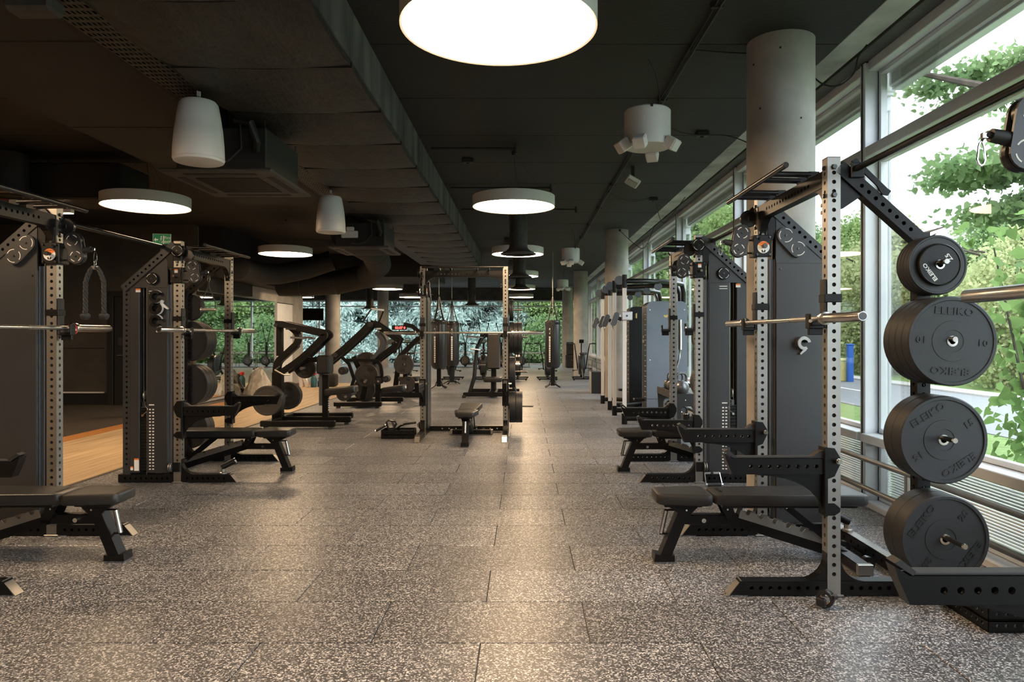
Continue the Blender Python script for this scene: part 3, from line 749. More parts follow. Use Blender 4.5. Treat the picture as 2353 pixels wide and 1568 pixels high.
loop([(1.3,5.55,CEIL-.02),(1.55,5.6,CEIL-.02),(1.75,5.6,CEIL-.03)], 'thin black cable running from the conduit to the near column')
loop([(2.2,5.6,CEIL-.12),(2.33,5.6,CEIL-.26),(2.45,5.55,CEIL-.30),(2.55,5.5,CEIL-.22),(2.58,5.5,CEIL-.1),(2.64,5.48,CEIL-.01)], 'thin black cable drooping between the near column and the window head')
loop([(1.3,11,CEIL-.03),(1.7,11.3,CEIL-.12),(2.1,11.6,CEIL-.03),(2.4,12.3,CEIL-.3),(2.6,11.5,CEIL-.01)], 'black cable drooping beside the farther sensor box')
loop([(2.0,14.9,CEIL-.05),(2.3,14.6,CEIL-.4),(2.45,14.4,CEIL-.45),(2.6,14.2,CEIL-.05)], 'black cable drooping by the second column')
em = thing('emergency_lamp', 'small white emergency lamp bracket under the cable bundle', 'lamp', (1.44, 9.45, CEIL-.2))
T = Matrix.Rotation(R(30),4,'Y'); G(T).box(-.09,.09,-.17,.17,-.03,.02,.01).build('body', 'white_plastic', em); G(T).box(-.07,.07,-.15,.15,-.036,-.0305,.002).build('diffuser', 'lcd', em); G().box(-.02,.02,-.02,.02,.0,.2).build('bracket', 'vent_dark', em)
for i, y in enumerate((8.37, 10.6, 12.4)):
    o = thing('ceiling_pipe', 'thin black sprinkler pipe across the ceiling, '+['nearest one','middle one','farthest one'][i], 'pipe', (0,y,CEIL-.05))
    G().cyl((-1.1,0,0),(-.1+.5*i,0,0),.016,n=8).build('tube', 'vent_dark', o); G().cyl((-.1+.5*i,0,-.06),(-.1+.5*i,0,.05),.02,n=8).build('head', 'vent_edge', o)
# fire exit sign
fs = thing('exit_sign', 'green fire exit sign with white arrow and running figure', 'sign', (-5.3, 10.4, 2.80), 12)
G().box(-.12,.12,-.008,.008,-.085,.085,.002).build('board', 'sign_green', fs)
for a in ((-.122,.122,.083,.087),(-.122,.122,-.087,-.083)): G().box(a[0],a[1],-.01,.01,a[2],a[3]).build('edge', 'cream_print', fs)
for a in (-.122,.118): G().box(a,a+.004,-.01,.01,-.087,.087).build('edge', 'cream_print', fs)
G().extr([(-.105,-.0085,.0),(-.08,-.0085,.03),(-.08,-.0085,.009),(-.05,-.0085,.009),(-.05,-.0085,-.009),(-.08,-.0085,-.009),(-.08,-.0085,-.03)],(0,-.001,0)).build('arrow', 'cream_print', fs)
g = G(); g.cyl((-.008,-.0085,.045),(-.008,-.0098,.045),.01,n=12); g.beam((-.008,-.009,.034),(-.012,-.009,-.005),.012,.001); g.beam((-.012,-.009,-.003),(-.03,-.009,-.03),.009,.001); g.beam((-.012,-.009,-.003),(.006,-.009,-.022),.009,.001); g.beam((.006,-.009,-.022),(-.002,-.009,-.045),.008,.001); g.beam((-.008,-.009,.025),(.012,-.009,.01),.007,.001); g.beam((-.008,-.009,.025),(-.03,-.009,.012),.007,.001)
g.box(.016,.030,-.0095,-.0085,-.06,.06); g.build('figure', 'cream_print', fs)
text('Fire', .055, 'cream_print', fs, (.075,-.009,.03), (R(90),0,0)); text('exit', .055, 'cream_print', fs, (.075,-.009,-.025), (R(90),0,0))
for s in (-.1,.1): G().cyl((s,0,.085),(s,0,CEIL-2.80),.002,n=5).build('hanger', 'tray_metal', fs)
# ================================================================== RACKS
def bolt(g, p, n, r=.014, h=.012):
    p = V(p); n = V(n); g.cyl(p, p+n*h, r, r*.8, n=6, sm=False); return g
def disc(g, c, ax, r, t, n=28):
    a = V(ax).normalized(); g.lathe([(0,0),(r*.93,0),(r,t*.2),(r,t*.8),(r*.93,t),(0,t)], V(c), a, n); return g
def make_rack(m):
    root = thing('power_rack', '', 'power rack', (0,0,0))
    M = Matrix.Diagonal((m,1,1,1))
    N = lambda: G(M)
    P = lambda g, n, mt, par=root: g.build(n, mt, par)
    H = 2.35; W = .572; h = .035
    for s in (-1,1):
        y = s*W
        u = P(N().hbar((0,y,.0),(0,y,H),.07,.07,(0,1,0),'XxYy',.05,.12,.03), 'upright', 'steel')
        P(N().box(-.0225,.0225,y-.0225,y+.0225,.02,H-.02), 'hole_shade', 'letter_black', u)  # black filler added inside so the holes look dark, shade put into colour
        g = N(); g.box(-.05,.05,y-.045,y+.045,0,.012,.003); g.box(-.036,.036,y-.036,y+.036,H,H+.006,.002); P(g, 'foot_plate', 'steel', u)
        # base beam with slanted steel toe
        b = P(N().hbar((-.50,y,.045),(-.035,y,.045),.07,.075,(0,0,1),'Xx',.05,.06,.03), 'base_beam', 'black_powder')
        P(N().hbar((.035,y,.045),(.56,y,.045),.07,.075,(0,0,1),'Xx',.05,.06,.03), 'base_beam', 'black_powder')
        g = N(); g.extr([(-.50,y-.035,.0825),(-.50,y-.035,.008),(-.555,y-.035,.008)],(0,.07,0)); P(g, 'toe_block', 'black_powder', b)
        g = N(); g.extr([(-.496,y-.033,.086),(-.566,y-.033,.004),(-.558,y-.033,.002),(-.490,y-.033,.082)],(0,.066,0)); P(g, 'toe_plate', 'steel', b)
        g = N(); g.box(-.55,-.46,y-.033,y+.033,0,.008); g.box(-.1,-.02,y-.033,y+.033,0,.008); P(g, 'pad', 'rubber_far', b)
        for d in (-1,1):
            P(N().fillet((d*.035,y,.0825),(d,0,0),(0,0,1),.13,(0,.06,0)), 'gusset', 'black_powder', b)
            P(N().beam((d*.036,y,.21),(d*.036,y,.23),.004,.062), 'gusset_tab', 'black_powder', b)
        # top gussets of the cross beam
        P(N().fillet((0,y-s*h,2.205),(0,-s,0),(0,0,-1),.15,(.05,0,0)), 'arch_gusset', 'black_powder')
        g = N(); [bolt(g,(-.0255,y-s*.06,z),(-1,0,0),.012,.006) for z in (2.07,2.11)]; [bolt(g,(0,y-s*.035,z),(0,-s,0)) for z in (2.1,2.15)]
        for z in (2.30,2.15): bolt(g,(0,y+s*.035,z),(0,s,0),.016,.014); bolt(g,(-.035,y,z),(-1,0,0),.014,.012)
        P(g, 'bolts', 'dark_steel')
        # hook for the bar
        g = N(); g.box(-.05,-.0355,y-.03,y+.03,1.44,1.70,.004); P(g, 'hook_pad', 'black_rubber')
        g = N(); g.box(-.052,.042,y-.040,y+.040,1.575,1.62,.003); q = P(g, 'hook_band', 'black_powder')
        g = N(); g.box(-.125,-.05,y-.028,y+.028,1.435,1.452,.003); g.box(-.130,-.118,y-.028,y+.028,1.435,1.515,.004); g.box(-.125,-.05,y-.012,y+.012,1.4,1.436,.003); P(g, 'hook_cradle', 'black_powder', q)
        g = N(); g.box(-.117,-.051,y-.026,y+.026,1.452,1.472,.004); P(g, 'hook_liner', 'black_rubber', q)
        g = N(); g.cyl((-.124,y+s*.028,1.475),(-.124,y+s*.031,1.475),.009,n=10); P(g, 'hook_badge', 'cream_print', q)
        # safety arm
        a = P(N().hbar((-.54,y,.695),(-.05,y,.695),.055,.085,(0,0,1),'Xx',.05,.10,.04), 'safety_arm', 'black_powder')
        g = N(); g.extr([(-.54,y-.0275,.6525),(-.54,y-.0275,.7375),(-.585,y-.0275,.765),(-.572,y-.0275,.725)],(0,.055,0)); P(g, 'arm_tip', 'black_powder', a)
        g = N(); g.box(-.53,-.05,y-.025,y+.025,.738,.748,.003); g.extr([(-.53,y-.026,.738),(-.52,y-.026,.75),(-.565,y-.026,.785),(-.585,y-.026,.775)],(0,.052,0)); g.extr([(-.05,y-.026,.738),(-.11,y-.026,.748),(-.075,y-.026,.775),(-.05,y-.026,.78)],(0,.052,0)); P(g, 'arm_liner', 'black_rubber', a)
        g = N()
        for e in (-1,1):
            yy = y+e*.0375; g.extr([(-.05,yy,.80),(.0,yy,.795),(.03,yy,.745),(.03,yy,.71),(.0,yy,.645),(-.05,yy,.625)],(0,e*.006,0)); g.extr([(-.05,yy,.50),(.0,yy,.50),(.03,yy,.475),(.03,yy,.455),(0,yy,.435),(-.05,yy,.435)],(0,e*.006,0))
        g.box(-.052,-.0355,y-.044,y+.044,.43,.80,.002); P(g, 'arm_bracket', 'black_powder', a)
        g = N(); n_ = 8; pts = [(-.05,y-.012,.653),(-.40,y-.012,.653)]+[(-.40+.35*math.sin(PI/2*i/n_), y-.012, .645-.2*(1-math.cos(PI/2*i/n_))) for i in range(n_+1)]
        g.extr(pts,(0,.024,0)); P(g, 'arm_web', 'black_powder', a)
        g = N(); g.cyl((.012,y-.044,.73),(.012,y-.07,.73),.016,n=14); g.cyl((.012,y-.07,.73),(.012,y-.085,.73),.012,n=14); P(g, 'lock_pin', 'chrome', a)
    # cross beam and multi grip bar
    P(N().hbar((0,-W+h,2.25),(0,W-h,2.25),.06,.09,(0,0,1),'Xx',.05,.2,.15), 'cross_beam', 'black_powder')
    pb = P(N().cyl((-.235,-.545,2.325),(-.235,.545,2.325),.0165,n=16), 'pull_up_bar', 'black_gloss')
    for y in (-.34,-.18,.18,.34):
        P(N().cyl((-.235,y,2.322),(-.02,y,2.318),.017,n=12), 'grip', 'black_gloss', pb); P(N().box(-.035,.03,y-.012,y+.012,2.295,2.335,.003), 'grip_bracket', 'black_powder', pb)
    g = N(); [g.cyl((-.235,e*.545,2.325),(-.235,e*.553,2.325),.017,.014,n=16) for e in (-1,1)]; P(g, 'end_cap', 'black_rubber', pb)
    # storage side (near, -y)
    y = -W
    P(N().hbar((.48,y,.0825),(.48,y,1.95),.07,.07,(0,1,0),'XxYy',.05,.1,.04), 'storage_post', 'black_powder')
    P(N().hbar((.03,y,2.305),(.485,y,1.90),.07,.07,(0,1,0),'Yyx',.05,.16,.06), 'storage_arm', 'black_powder')
    g = N(); n_ = 8; pts = [(.035,y-.02,2.26),(.035,y-.02,2.08)]+[(.035+.02+.14*math.sin(PI/2*i/n_)*.9, y-.02, 2.08+.085*math.sin(PI*i/n_*.5)) for i in range(n_+1)]
    g.extr(pts,(0,.04,0)); P(g, 'arm_gusset', 'black_powder')
    for yy in (y,):
        P(N().fillet((.445,yy,.0825),(-1,0,0),(0,0,1),.13,(0,.06,0)), 'gusset', 'black_powder'); 
    g = N(); g.extr([(.09,y-.045,2.33),(.115,y-.045,2.345),(.30,y-.045,2.165),(.275,y-.045,2.15)],(0,.012,0)); g.extr([(.20,y-.045,2.24),(.30,y-.045,2.17),(.285,y-.045,2.145),(.255,y-.045,2.15)],(0,.012,0)); P(g, 'band_bracket', 'black_powder')
    for z, L in ((1.773,.20),(1.379,.27),(.875,.27),(.372,.35)):
        pg = P(N().cyl((.48,y-.036,z),(.48,y-.036-L,z),.0125,n=14), 'storage_peg', 'dark_steel')
        g = N(); g.cyl((.48,y-.036-L,z),(.48,y-.044-L,z),.0155,.013,n=14); P(g, 'peg_end', 'chrome', pg)
        g = N(); g.box(.445,.515,y-.042,y-.035,z-.04,z+.04,.003); P(g, 'peg_plate', 'black_powder', pg)
    # cabinet side (far, +y)
    y = W
    P(N().hbar((.48,y,.0825),(.48,y,1.92),.07,.07,(0,1,0),'XxYy',.05,.1,.04), 'tower_post', 'cabinet')
    g = N(); g.box(.09,.445,y-.055,y-.043,.10,1.90,.002); c = P(g, 'tower_panel', 'cabinet')
    g = N(); [bolt(g,(x,y-.055,1.86),(0,-1,0),.008,.006) for x in (.12,.42)]; [bolt(g,(x,y-.055,.2),(0,-1,0),.008,.006) for x in (.12,.42)]; P(g, 'panel_screws', 'dark_steel', c)
    P(N().box(.09,.285,y-.042,y+.04,.10,1.90,.003), 'tower_cover', 'cabinet')
    P(N().box(.355,.444,y-.042,y+.04,.10,1.90,.003), 'tower_cover', 'cabinet')
    P(N().box(.286,.354,y-.041,y-.032,.10,1.90), 'slot_back', 'wall_black')
    st = None
    for i in range(20):
        if st is None: st = P(N().box(.288,.352,y-.03,y+.028,0,.0285,.002), 'weight_plate', 'black_powder'); o = st
        else: o = st.copy(); COL.objects.link(o)
        o.location = (0,0,.12+.0305*i)
    g = N(); [g.cyl((x,y,.74),(x,y,1.9),.006,n=8) for x in (.305,.335)]; P(g, 'guide_rod', 'chrome')
    g = N(); g.cyl((.288,y+.03,.735),(.352,y+.03,.735),.004,n=6); g.box(.305,.335,y-.01,y+.03,.73,.79,.003); P(g, 'stack_head', 'dark_steel')
    g = N(); disc(g,(.312,y+.0,.85),(1,0,0),.042,.014,24); P(g, 'pulley_wheel', 'steel')
    g = N(); g.tube([(.30,y+.045,.76),(.27,y+.052,.72),(.285,y+.055,.69),(.31,y+.055,.67)], .003, 6); g.cyl((.315,y+.03,.66),(.315,y+.065,.66),.012,n=12); P(g, 'selector_pin', 'chrome')
    g = N(); g.cyl((.29,y+.03,.05),(.29,y+.03,1.9),.0025,n=6); P(g, 'cable', 'steel')
    for i in range(20):
        for x in (.225,.255):
            g = N(); g.box(x-.0085,x+.0085,y+.040,y+.0408,.13+.0305*i,.142+.0305*i)
            if i == 0 and x == .225: lab = P(g, 'weight_mark', 'cream_print', c); o = lab
            else:
                o = lab.copy(); COL.objects.link(o); o.location = (m*(x-.225),0,.0305*i)
    g = N(); g.box(.215,.265,y+.040,y+.0408,.755,.765); g.box(.19,.265,y+.040,y+.0408,1.862,1.869); g.box(.19,.265,y+.040,y+.0408,1.840,1.846); P(g, 'brand_strip', 'cream_print', c)
    # warning stickers
    g = N(); g.box(.36,.405,y+.040,y+.0408,.12,.235); s1 = P(g, 'sticker', 'cream_print', c); g = N(); g.box(.36,.405,y+.0404,y+.0411,.225,.24); P(g, 'sticker_head', 'orange_print', c)
    g = N(); g.box(.415,.44,y+.040,y+.0408,.125,.155); P(g, 'sticker', 'cream_print', c); g = N(); g.box(.415,.44,y+.0404,y+.0411,.15,.162); P(g, 'sticker_head', 'orange_print', c)
    g = N(); g.box(.345,.39,y+.040,y+.0408,1.855,1.885); P(g, 'sticker', 'cream_print', c); g = N(); g.box(.345,.39,y+.0404,y+.0411,1.876,1.89); P(g, 'sticker_head', 'orange_print', c)
    # sloped top of the tower
    g = N(); g.extr([(.09,y-.05,1.90),(.09,y-.05,2.24),(.445,y-.05,1.90)],(0,.012,0)); P(g, 'tower_top', 'cabinet')
    g = N(); g.extr([(.09,y+.026,1.90),(.09,y+.026,2.24),(.445,y+.026,1.90)],(0,.012,0)); P(g, 'tower_top', 'cabinet')
    P(N().hbar((.02,y,2.32),(.505,y,1.885),.07,.112,(0,1,0),'Yy',.05,.16,.03,.011), 'tower_arm', 'cabinet')
    g = N(); pts = [(.035,y-.046,2.25),(.035,y-.046,2.03)]+[(.035+.055*math.sin(PI/2*i/6), y-.046, 2.03+.12*(1-math.cos(PI/2*i/6))+.01) for i in range(7)]+[(.12,y-.046,2.20)]
    g.extr(pts,(0,.09,0)); P(g, 'arm_gusset', 'black_powder')
    # pulley housings on the tower, inner side two discs, outer side one
    a = N(); pts = []
    c0 = V((.15,0,2.09)); c1 = V((.235,0,1.998)); d = (c1-c0).normalized(); nn = V((d.z,0,-d.x)); r = .06
    for c_, sg in ((c0,-1),(c1,1)):
        for i in range(9):
            t = PI*i/8; w_ = d*sg*math.sin(t)+nn*(math.cos(t)*(-sg)*-1 if False else (math.cos(t)*(1 if sg<0 else -1))); pts.append(c_+w_*r)
    a.extr([(p.x, y-.075, p.z) for p in pts],(0,.024,0)); ph = P(a, 'pulley_cover', 'cabinet')
    for c_ in (c0,c1):
        g = N(); g.arcs((c_.x,y-.0755,c_.z),(0,-1,0),.046,.004,3,75,.0008,20); P(g, 'pulley_slot', 'cream_print', ph)  # pale raised arcs paint the brightness seen through the cover slots
        g = N(); bolt(g,(c_.x,y-.075,c_.z),(0,-1,0),.008,.006); P(g, 'pulley_bolt', 'dark_steel', ph)
    for c_, rr_ in (((.225,y+.039,1.985),.058),((-.012,y+.036,2.255),.06)):
        g = N(); disc(g,c_,(0,1,0),rr_,.03); q = P(g, 'pulley_disc', 'black_powder')
        g = N(); g.arcs((c_[0],c_[1]+.0302,c_[2]),(0,1,0),rr_*.82,.004,4,55,.0008,15); P(g, 'pulley_slot', 'cream_print', q)  # pale arcs again stand for light showing through the disc
        g = N(); bolt(g,(c_[0],c_[1]+.03,c_[2]),(0,1,0),.008,.006); P(g, 'pulley_bolt', 'dark_steel', q)
    g = N(); disc(g,(-.085,y-.012,2.215),(0,1,0),.06,.024); P(g, 'top_pulley', 'black_gloss'); P(N().box(-.09,-.03,y-.016,y+.016,2.20,2.23,.002), 'pulley_bracket', 'black_powder')
    g = N(); g.box(-.036,.036,y+.035,y+.04,2.16,2.33,.002); P(g, 'pulley_plate', 'black_powder')
    # guide channel beside the upright
    g = N(); g.box(.050,.058,y-.03,y+.03,.1,1.93,.001); g.box(.060,.082,y-.02,y+.02,.1,1.93,.001); g.box(.083,.088,y-.035,y+.035,.1,1.93,.001); P(g, 'guide_channel', 'rail_grey')
    # carriage with warning disc
    z0 = 2.02
    ca = P(N().box(-.058,.058,y-.056,y-.038,z0-.075,z0+.075,.004), 'carriage', 'black_powder')
    P(N().box(-.058,.058,y+.038,y+.056,z0-.075,z0+.075,.004), 'carriage_back', 'black_powder', ca)
    P(N().box(-.066,-.038,y-.056,y+.056,z0-.075,z0+.075,.004), 'carriage_side', 'black_powder', ca)
    g = N(); 
    for x in (-.044,.044):
        for z in (-.06,.06): bolt(g,(x,y-.056,z0+z),(0,-1,0),.009,.009); bolt(g,(x,y+.056,z0+z),(0,1,0),.009,.009)
    P(g, 'carriage_bolts', 'dark_steel', ca)
    g = N(); g.cyl((.0,y-.056,z0-.01),(.0,y-.0572,z0-.01),.042,n=32); wd = P(g, 'warning_disc', 'cream_print', ca)
    g = N(); g.extr([(0,y-.0572,z0-.01)]+[(.042*math.cos(R(t)),y-.0572,z0-.01+.042*math.sin(R(t))) for t in range(25,156,10)],(0,-.0006,0)); P(g, 'warning_sector', 'orange_print', ca)
    text('WARNING', .013, 'letter_black', ca, (0,y-.0580,z0+.019), (R(90),0,0), 'warning_text', .0002)
    g = N(); [g.cyl((x,y-.0572,z0-.034+dz),(x,y-.0578,z0-.034+dz),.006,n=8) for x in (-.009,.009) for dz in (0,-.0)]; g.box(-.012,.012,y-.0578,y-.0572,z0-.046,z0-.039); P(g, 'warning_mark', 'letter_black', ca)
    g = N(); g.cyl((0,y-.057,z0-.005),(0,y-.085,z0-.005),.013,n=14); g.cyl((0,y-.085,z0-.005),(0,y-.10,z0-.005),.017,.015,n=14); P(g, 'pull_pin', 'dark_steel', ca)
    g = N(); g.box(-.016,.016,y+.056,y+.0568,z0+.022,z0+.055); P(g, 'sticker', 'cream_print', ca); g = N(); g.box(-.016,.016,y+.0564,y+.0572,z0+.047,z0+.058); P(g, 'sticker_head', 'orange_print', ca)
    g = N(); g.cyl((0.01,y+.056,z0-.01),(.01,y+.09,z0-.01),.012,n=14); P(g, 'lock_knob', 'chrome', ca)
    # swivel pulley arm
    g = N(); pts = []
    c0 = V((-.135,0,2.115)); c1 = V((-.16,0,2.0)); d = (c1-c0).normalized(); nn = V((d.z,0,-d.x))
    for c_, sg, r_ in ((c0,-1,.058),(c1,1,.052)):
        for i in range(11):
            t = PI*i/10; pts.append(c_+(d*sg*math.sin(t)+nn*(math.cos(t)*(1 if sg<0 else -1)))*r_)
    for yy in (y-.024, y+.014): 
        q = N().extr([(p.x,yy,p.z) for p in pts],(0,.010,0)); sw = P(q, 'swivel_plate', 'cabinet')
    g = N(); disc(g,(c0.x,y-.014,c0.z),(0,1,0),.054,.028); disc(g,(c1.x,y-.014,c1.z),(0,1,0),.058,.028); P(g, 'swivel_pulley', 'black_gloss')
    for c_, r_ in ((c0,.038),(c1,.036)):
        for yy, e in ((y-.0242,-1),(y+.0242,1)):
            g = N(); g.arcs((c_.x,yy,c_.z),(0,e,0),r_,.005,4,48,.0006,10); P(g, 'swivel_slot', 'cream_print', sw)  # see-through slots drawn as pale arcs, their brightness put into the colour
            g = N(); bolt(g,(c_.x,yy,c_.z),(0,e,0),.007,.005); P(g, 'swivel_bolt', 'dark_steel', sw)
    g = N(); [g.cyl((-.065,y,z0+z),(-.115,y,z0+z),.006,n=8) for z in (-.045,.045)]; g.box(-.122,-.098,y-.02,y+.02,z0-.06,z0+.06,.004); P(g, 'hinge', 'dark_steel', ca)
    g = N(); g.cyl((-.205,y,2.045),(-.255,y,2.055),.022,.02,n=16); g.cyl((-.255,y,2.055),(-.268,y,2.056),.011,n=10); P(g, 'cable_stop', 'black_rubber')
    g = N(); g.box(-.283,-.264,y-.006,y+.006,2.044,2.062,.002); k = 12; cx, cz = -.283, 2.0
    g.tube([(cx+.014*math.cos(2*PI*i/k)*(1 if math.sin(2*PI*i/k)<0 else .7), y, cz+.036*math.sin(2*PI*i/k)) for i in range(k)], .0035, 6, True); g.tube([(-.275,y,2.05),(cx,y,cz+.034)], .004, 6); P(g, 'snap_hook', 'chrome')
    g = N(); disc(g,(.04,y+.042,.155),(1,0,0),.045,.012,24); disc(g,(.058,y+.042,.155),(1,0,0),.045,.012,24); P(g, 'low_pulley', 'steel'); P(N().box(-.03,.075,y+.036,y+.05,.11,.20,.003), 'low_pulley_plate', 'black_powder')
    # rear ties
    P(N().hbar((.52,-W+h,.045),(.52,W-h,.045),.06,.07,(0,0,1),'Xx',.1,.1,.1), 'rear_beam', 'black_powder')
    P(N().box(.49,.55,-.56,.56,.0815,.086,.001), 'rear_plate', 'steel')
    return root
rA = make_rack(1)
rB = make_rack(-1)
rA.location = (1.656, 4.41, 0); tag(rA, 'steel power rack with plate storage, nearest by the window', 'power rack', 'power racks by the window')
r0 = dup(rA, (1.646, 1.55, 0), label='power rack cut off at the picture edge with big pulley above', group='power racks by the window')
rB.location = (-3.29, 4.41, 0); rB.scale = (1,1,.975); tag(rB, 'power rack with rope on its pulley before the brown wall', 'power rack', 'power racks by the wood lane')
rL2 = dup(rA, (-3.29, 7.345, 0), 180, 'power rack with open weight stack and three curved hooks', 'power racks by the wood lane'); rL2.scale = (1,1,.975)
rR2 = dup(rB, (1.656, 7.345, 0), 180, 'power rack without a bar in front of the cable machines', 'power racks by the window'); rR2.scale = (1,1,1)
rC = dup(rA, (-.834, 9.85, 0), 90, 'power rack standing in the middle of the aisle', 'power rack in the aisle')
def shift(root, names, dz):
    for ch in root.children:
        if ch.name.split('.')[0] in names: ch.location.z += dz
for ch in [c for c in rB.children if c.name.split('.')[0] == 'safety_arm'][1:]:
    for q in list(ch.children): bpy.data.objects.remove(q)
    bpy.data.objects.remove(ch)
for ch in [c for c in r0.children if c.name.split('.')[0] == 'pull_up_bar']:
    for q in list(ch.children): bpy.data.objects.remove(q)
    bpy.data.objects.remove(ch)
for ch in r0.children:
    if ch.name.split('.')[0] == 'safety_arm': ch.location.x += .03
HK = ('hook_pad','hook_band')
shift(rR2, ('safety_arm',), -.15); shift(r0, HK, .05); shift(r0, ('safety_arm',), -.05); shift(r0, ('carriage','swivel_plate','swivel_pulley','cable_stop','snap_hook'), -.06); shift(rC, HK, -.05)
# link bars between racks
def linkbar(x, y0, y1, z, label):
    o = thing('link_bar', label, 'bar', (x, y0, z)); G().cyl((0,0,0),(0,y1-y0,0),.017,n=14).build('bar', 'black_gloss', o)
    for y in (.0,y1-y0): G().box(-.035,.035,y-.006,y+.006,-.05,.03,.003).build('end_plate', 'black_powder', o)
linkbar(1.775, 2.13, 3.79, 2.29, 'dark round bar linking the two nearest window racks')
linkbar(1.775, 5.03, 6.73, 2.29, 'dark round bar linking window racks behind the concrete column')
linkbar(-3.41, 5.03, 6.73, 2.235, 'dark round bar linking the two racks by the wood lane')
# ------------------------------------------------------------------ barbells
def barbell():
    o = thing('barbell', '', 'barbell')
    G().cyl((0,-.655,0),(0,.655,0),.014,n=16).build('shaft', 'bar_steel', o)
    for s in (-1,1):
        G().cyl((0,s*.20,0),(0,s*.60,0),.0146,n=16).build('knurling', 'knurl', o)
        g = G(); g.lathe([(.014,0),(.033,.002),(.036,.006),(.036,.026),(.033,.03),(.025,.032),(.025,.435),(.022,.44),(.0,.44)],(0,s*.655,0),(0,s,0),24); sl = g.build('sleeve', 'bar_steel', o)
        g = G(); g.lathe([(.0,.0),(.018,.0),(.018,.002),(0,.002)],(0,s*1.095,0),(0,s,0),18); g.build('end_cap', 'dark_steel', sl)
    return o
bb = barbell(); bb.location = (1.578, 4.41, 1.488); tag(bb, 'steel barbell on the hooks of the nearest window rack', group='barbells on racks')
dup(bb, (1.60, 1.48, 1.538), label='barbell sleeve jutting in at the picture edge by the plates', group='barbells on racks')
dup(bb, (-3.212, 4.41, 1.488*.975), label='barbell on the rack beside the hanging rope', group='barbells on racks')
dup(bb, (-3.212, 7.345, 1.488*.975), label='barbell on the rack with the three curved hooks', group='barbells on racks')
dup(bb, (-.834, 9.772, 1.438), 90, 'barbell lying across the rack in the middle of the aisle', 'barbells on racks')
# ------------------------------------------------------------------ bumper plates
def bumper(r, t, kg, lettered, hub=.055):
    o = thing('bumper_plate', '', 'weight plate')
    rim = r*.90
    g = G(); g.lathe([(.026,t*.5),(.026,t*.93),(hub,t*.93),(hub+.001,t*.96),(r*.45,t*.96),(r*.455,t*.93),(rim,t*.93),(rim+.003,t),(r-.006,t),(r,t-.006),(r,.006),(r-.006,0),(rim+.003,0),(rim,t*.07),(hub,t*.07),(.026,t*.07),(.026,t*.5)], (0,0,0), (0,-1,0), 56)
    g.build('disc', 'plate_rubber', o)
    g = G(); g.lathe([(.0155,t*.5),(.0155,t*.97),(.027,t*.97),(.028,t*.93)], (0,0,0), (0,-1,0), 24); g.build('hub_ring', 'chrome', o)
    if lettered:
        for a, s, sz, q in ((90,'ELEIKO',r*.215,r*.66),(270,'ELEIKO',r*.215,r*.66),(0,kg,r*.2,r*.68),(180,kg,r*.2,r*.68)):
            if s == 'ELEIKO': rot = 0 if a == 90 else 180
            else: rot = 0 if a == 0 else 180
            text(s, sz, 'letter_black', o, (q*math.cos(R(a)), -t*.93-.0012, q*math.sin(R(a))), (R(90), R(-rot), 0), 'raised_letters', .0018, .0018*r/.225, 1.2, sp=1.08)  # letters coloured blacker than the plate, standing in for embossing shadow
    return o
def place(o, x, y, z, spin, label=None, group=None):
    o.location = (x,y,z); o.rotation_euler = (0, R(spin), 0)
    if label: tag(o, label, group=group)
    return o
def dupl(o, *a): return place(dup(o), *a)
PX, PY = 2.136, 3.838-.042
big = {}
GR = 'plates stored on the nearest rack'
for kg, z, n, t, sp in (('10',1.379-.010,4,.062,4),('15',.875-.010,2,.088,-32),('20',.372-.010,2,.095,-52)):
    f = bumper(.225, t, kg, True); pl = bumper(.225, t, kg, False); big[kg] = pl
    for i in range(n):
        o = f if i == n-1 else (pl if i == 0 else dup(pl))
        place(o, PX, PY-.002-i*(t+.0005), z, sp+(0 if i == n-1 else 17*i), {'10':'large black plate marked 10 on the upper peg, nearest rack','15':'large black plate marked 15 on the middle peg, nearest rack','20':'large black plate marked 20 on the lowest peg, nearest rack'}[kg]+(', front of its stack' if i == n-1 else ', '+['innermost','second from the post','third from the post'][i]), GR)
s5 = bumper(.155, .030, '5', False, .035)
for i in range(4): place(s5 if i == 0 else dup(s5), PX, PY-.002-i*.0305, 1.773-.010, 30*i, 'small black plate on the top peg, '+['innermost','second from the post','third from the post','right behind the smallest'][i], GR)
def small25():
    o = thing('small_plate', 'smallest round plate printed 2.5 on the top peg', 'weight plate'); t = .018
    g = G(); g.lathe([(.0155,0),(.10,0),(.11,.004),(.11,t-.004),(.104,t),(.1,t-.003),(.0155,t-.003)],(0,0,0),(0,-1,0),48); g.build('disc', 'black_powder', o)
    g = G(); g.lathe([(.1035,t-.001),(.1045,t+.0006),(.1055,t-.001)],(0,0,0),(0,-1,0),48); g.build('rim_line', 'tray_metal', o)
    g = G(); g.lathe([(.0155,t-.002),(.0155,t+.002),(.024,t+.002),(.025,t-.003)],(0,0,0),(0,-1,0),20); g.build('hub_ring', 'chrome', o)
    text('ELEIKO', .028, 'cream_print', o, (-.050,-t+.0025,-.039), (R(90),R(-127),0), 'printed_letters', .0006, .0009, 1.2); text('2.5', .032, 'cream_print', o, (.047,-t+.0025,.037), (R(90),R(-127),0), 'printed_letters', .0006, .0009, 1.1)
    return o
place(small25(), PX, PY-.125, 1.773-.010, 0)
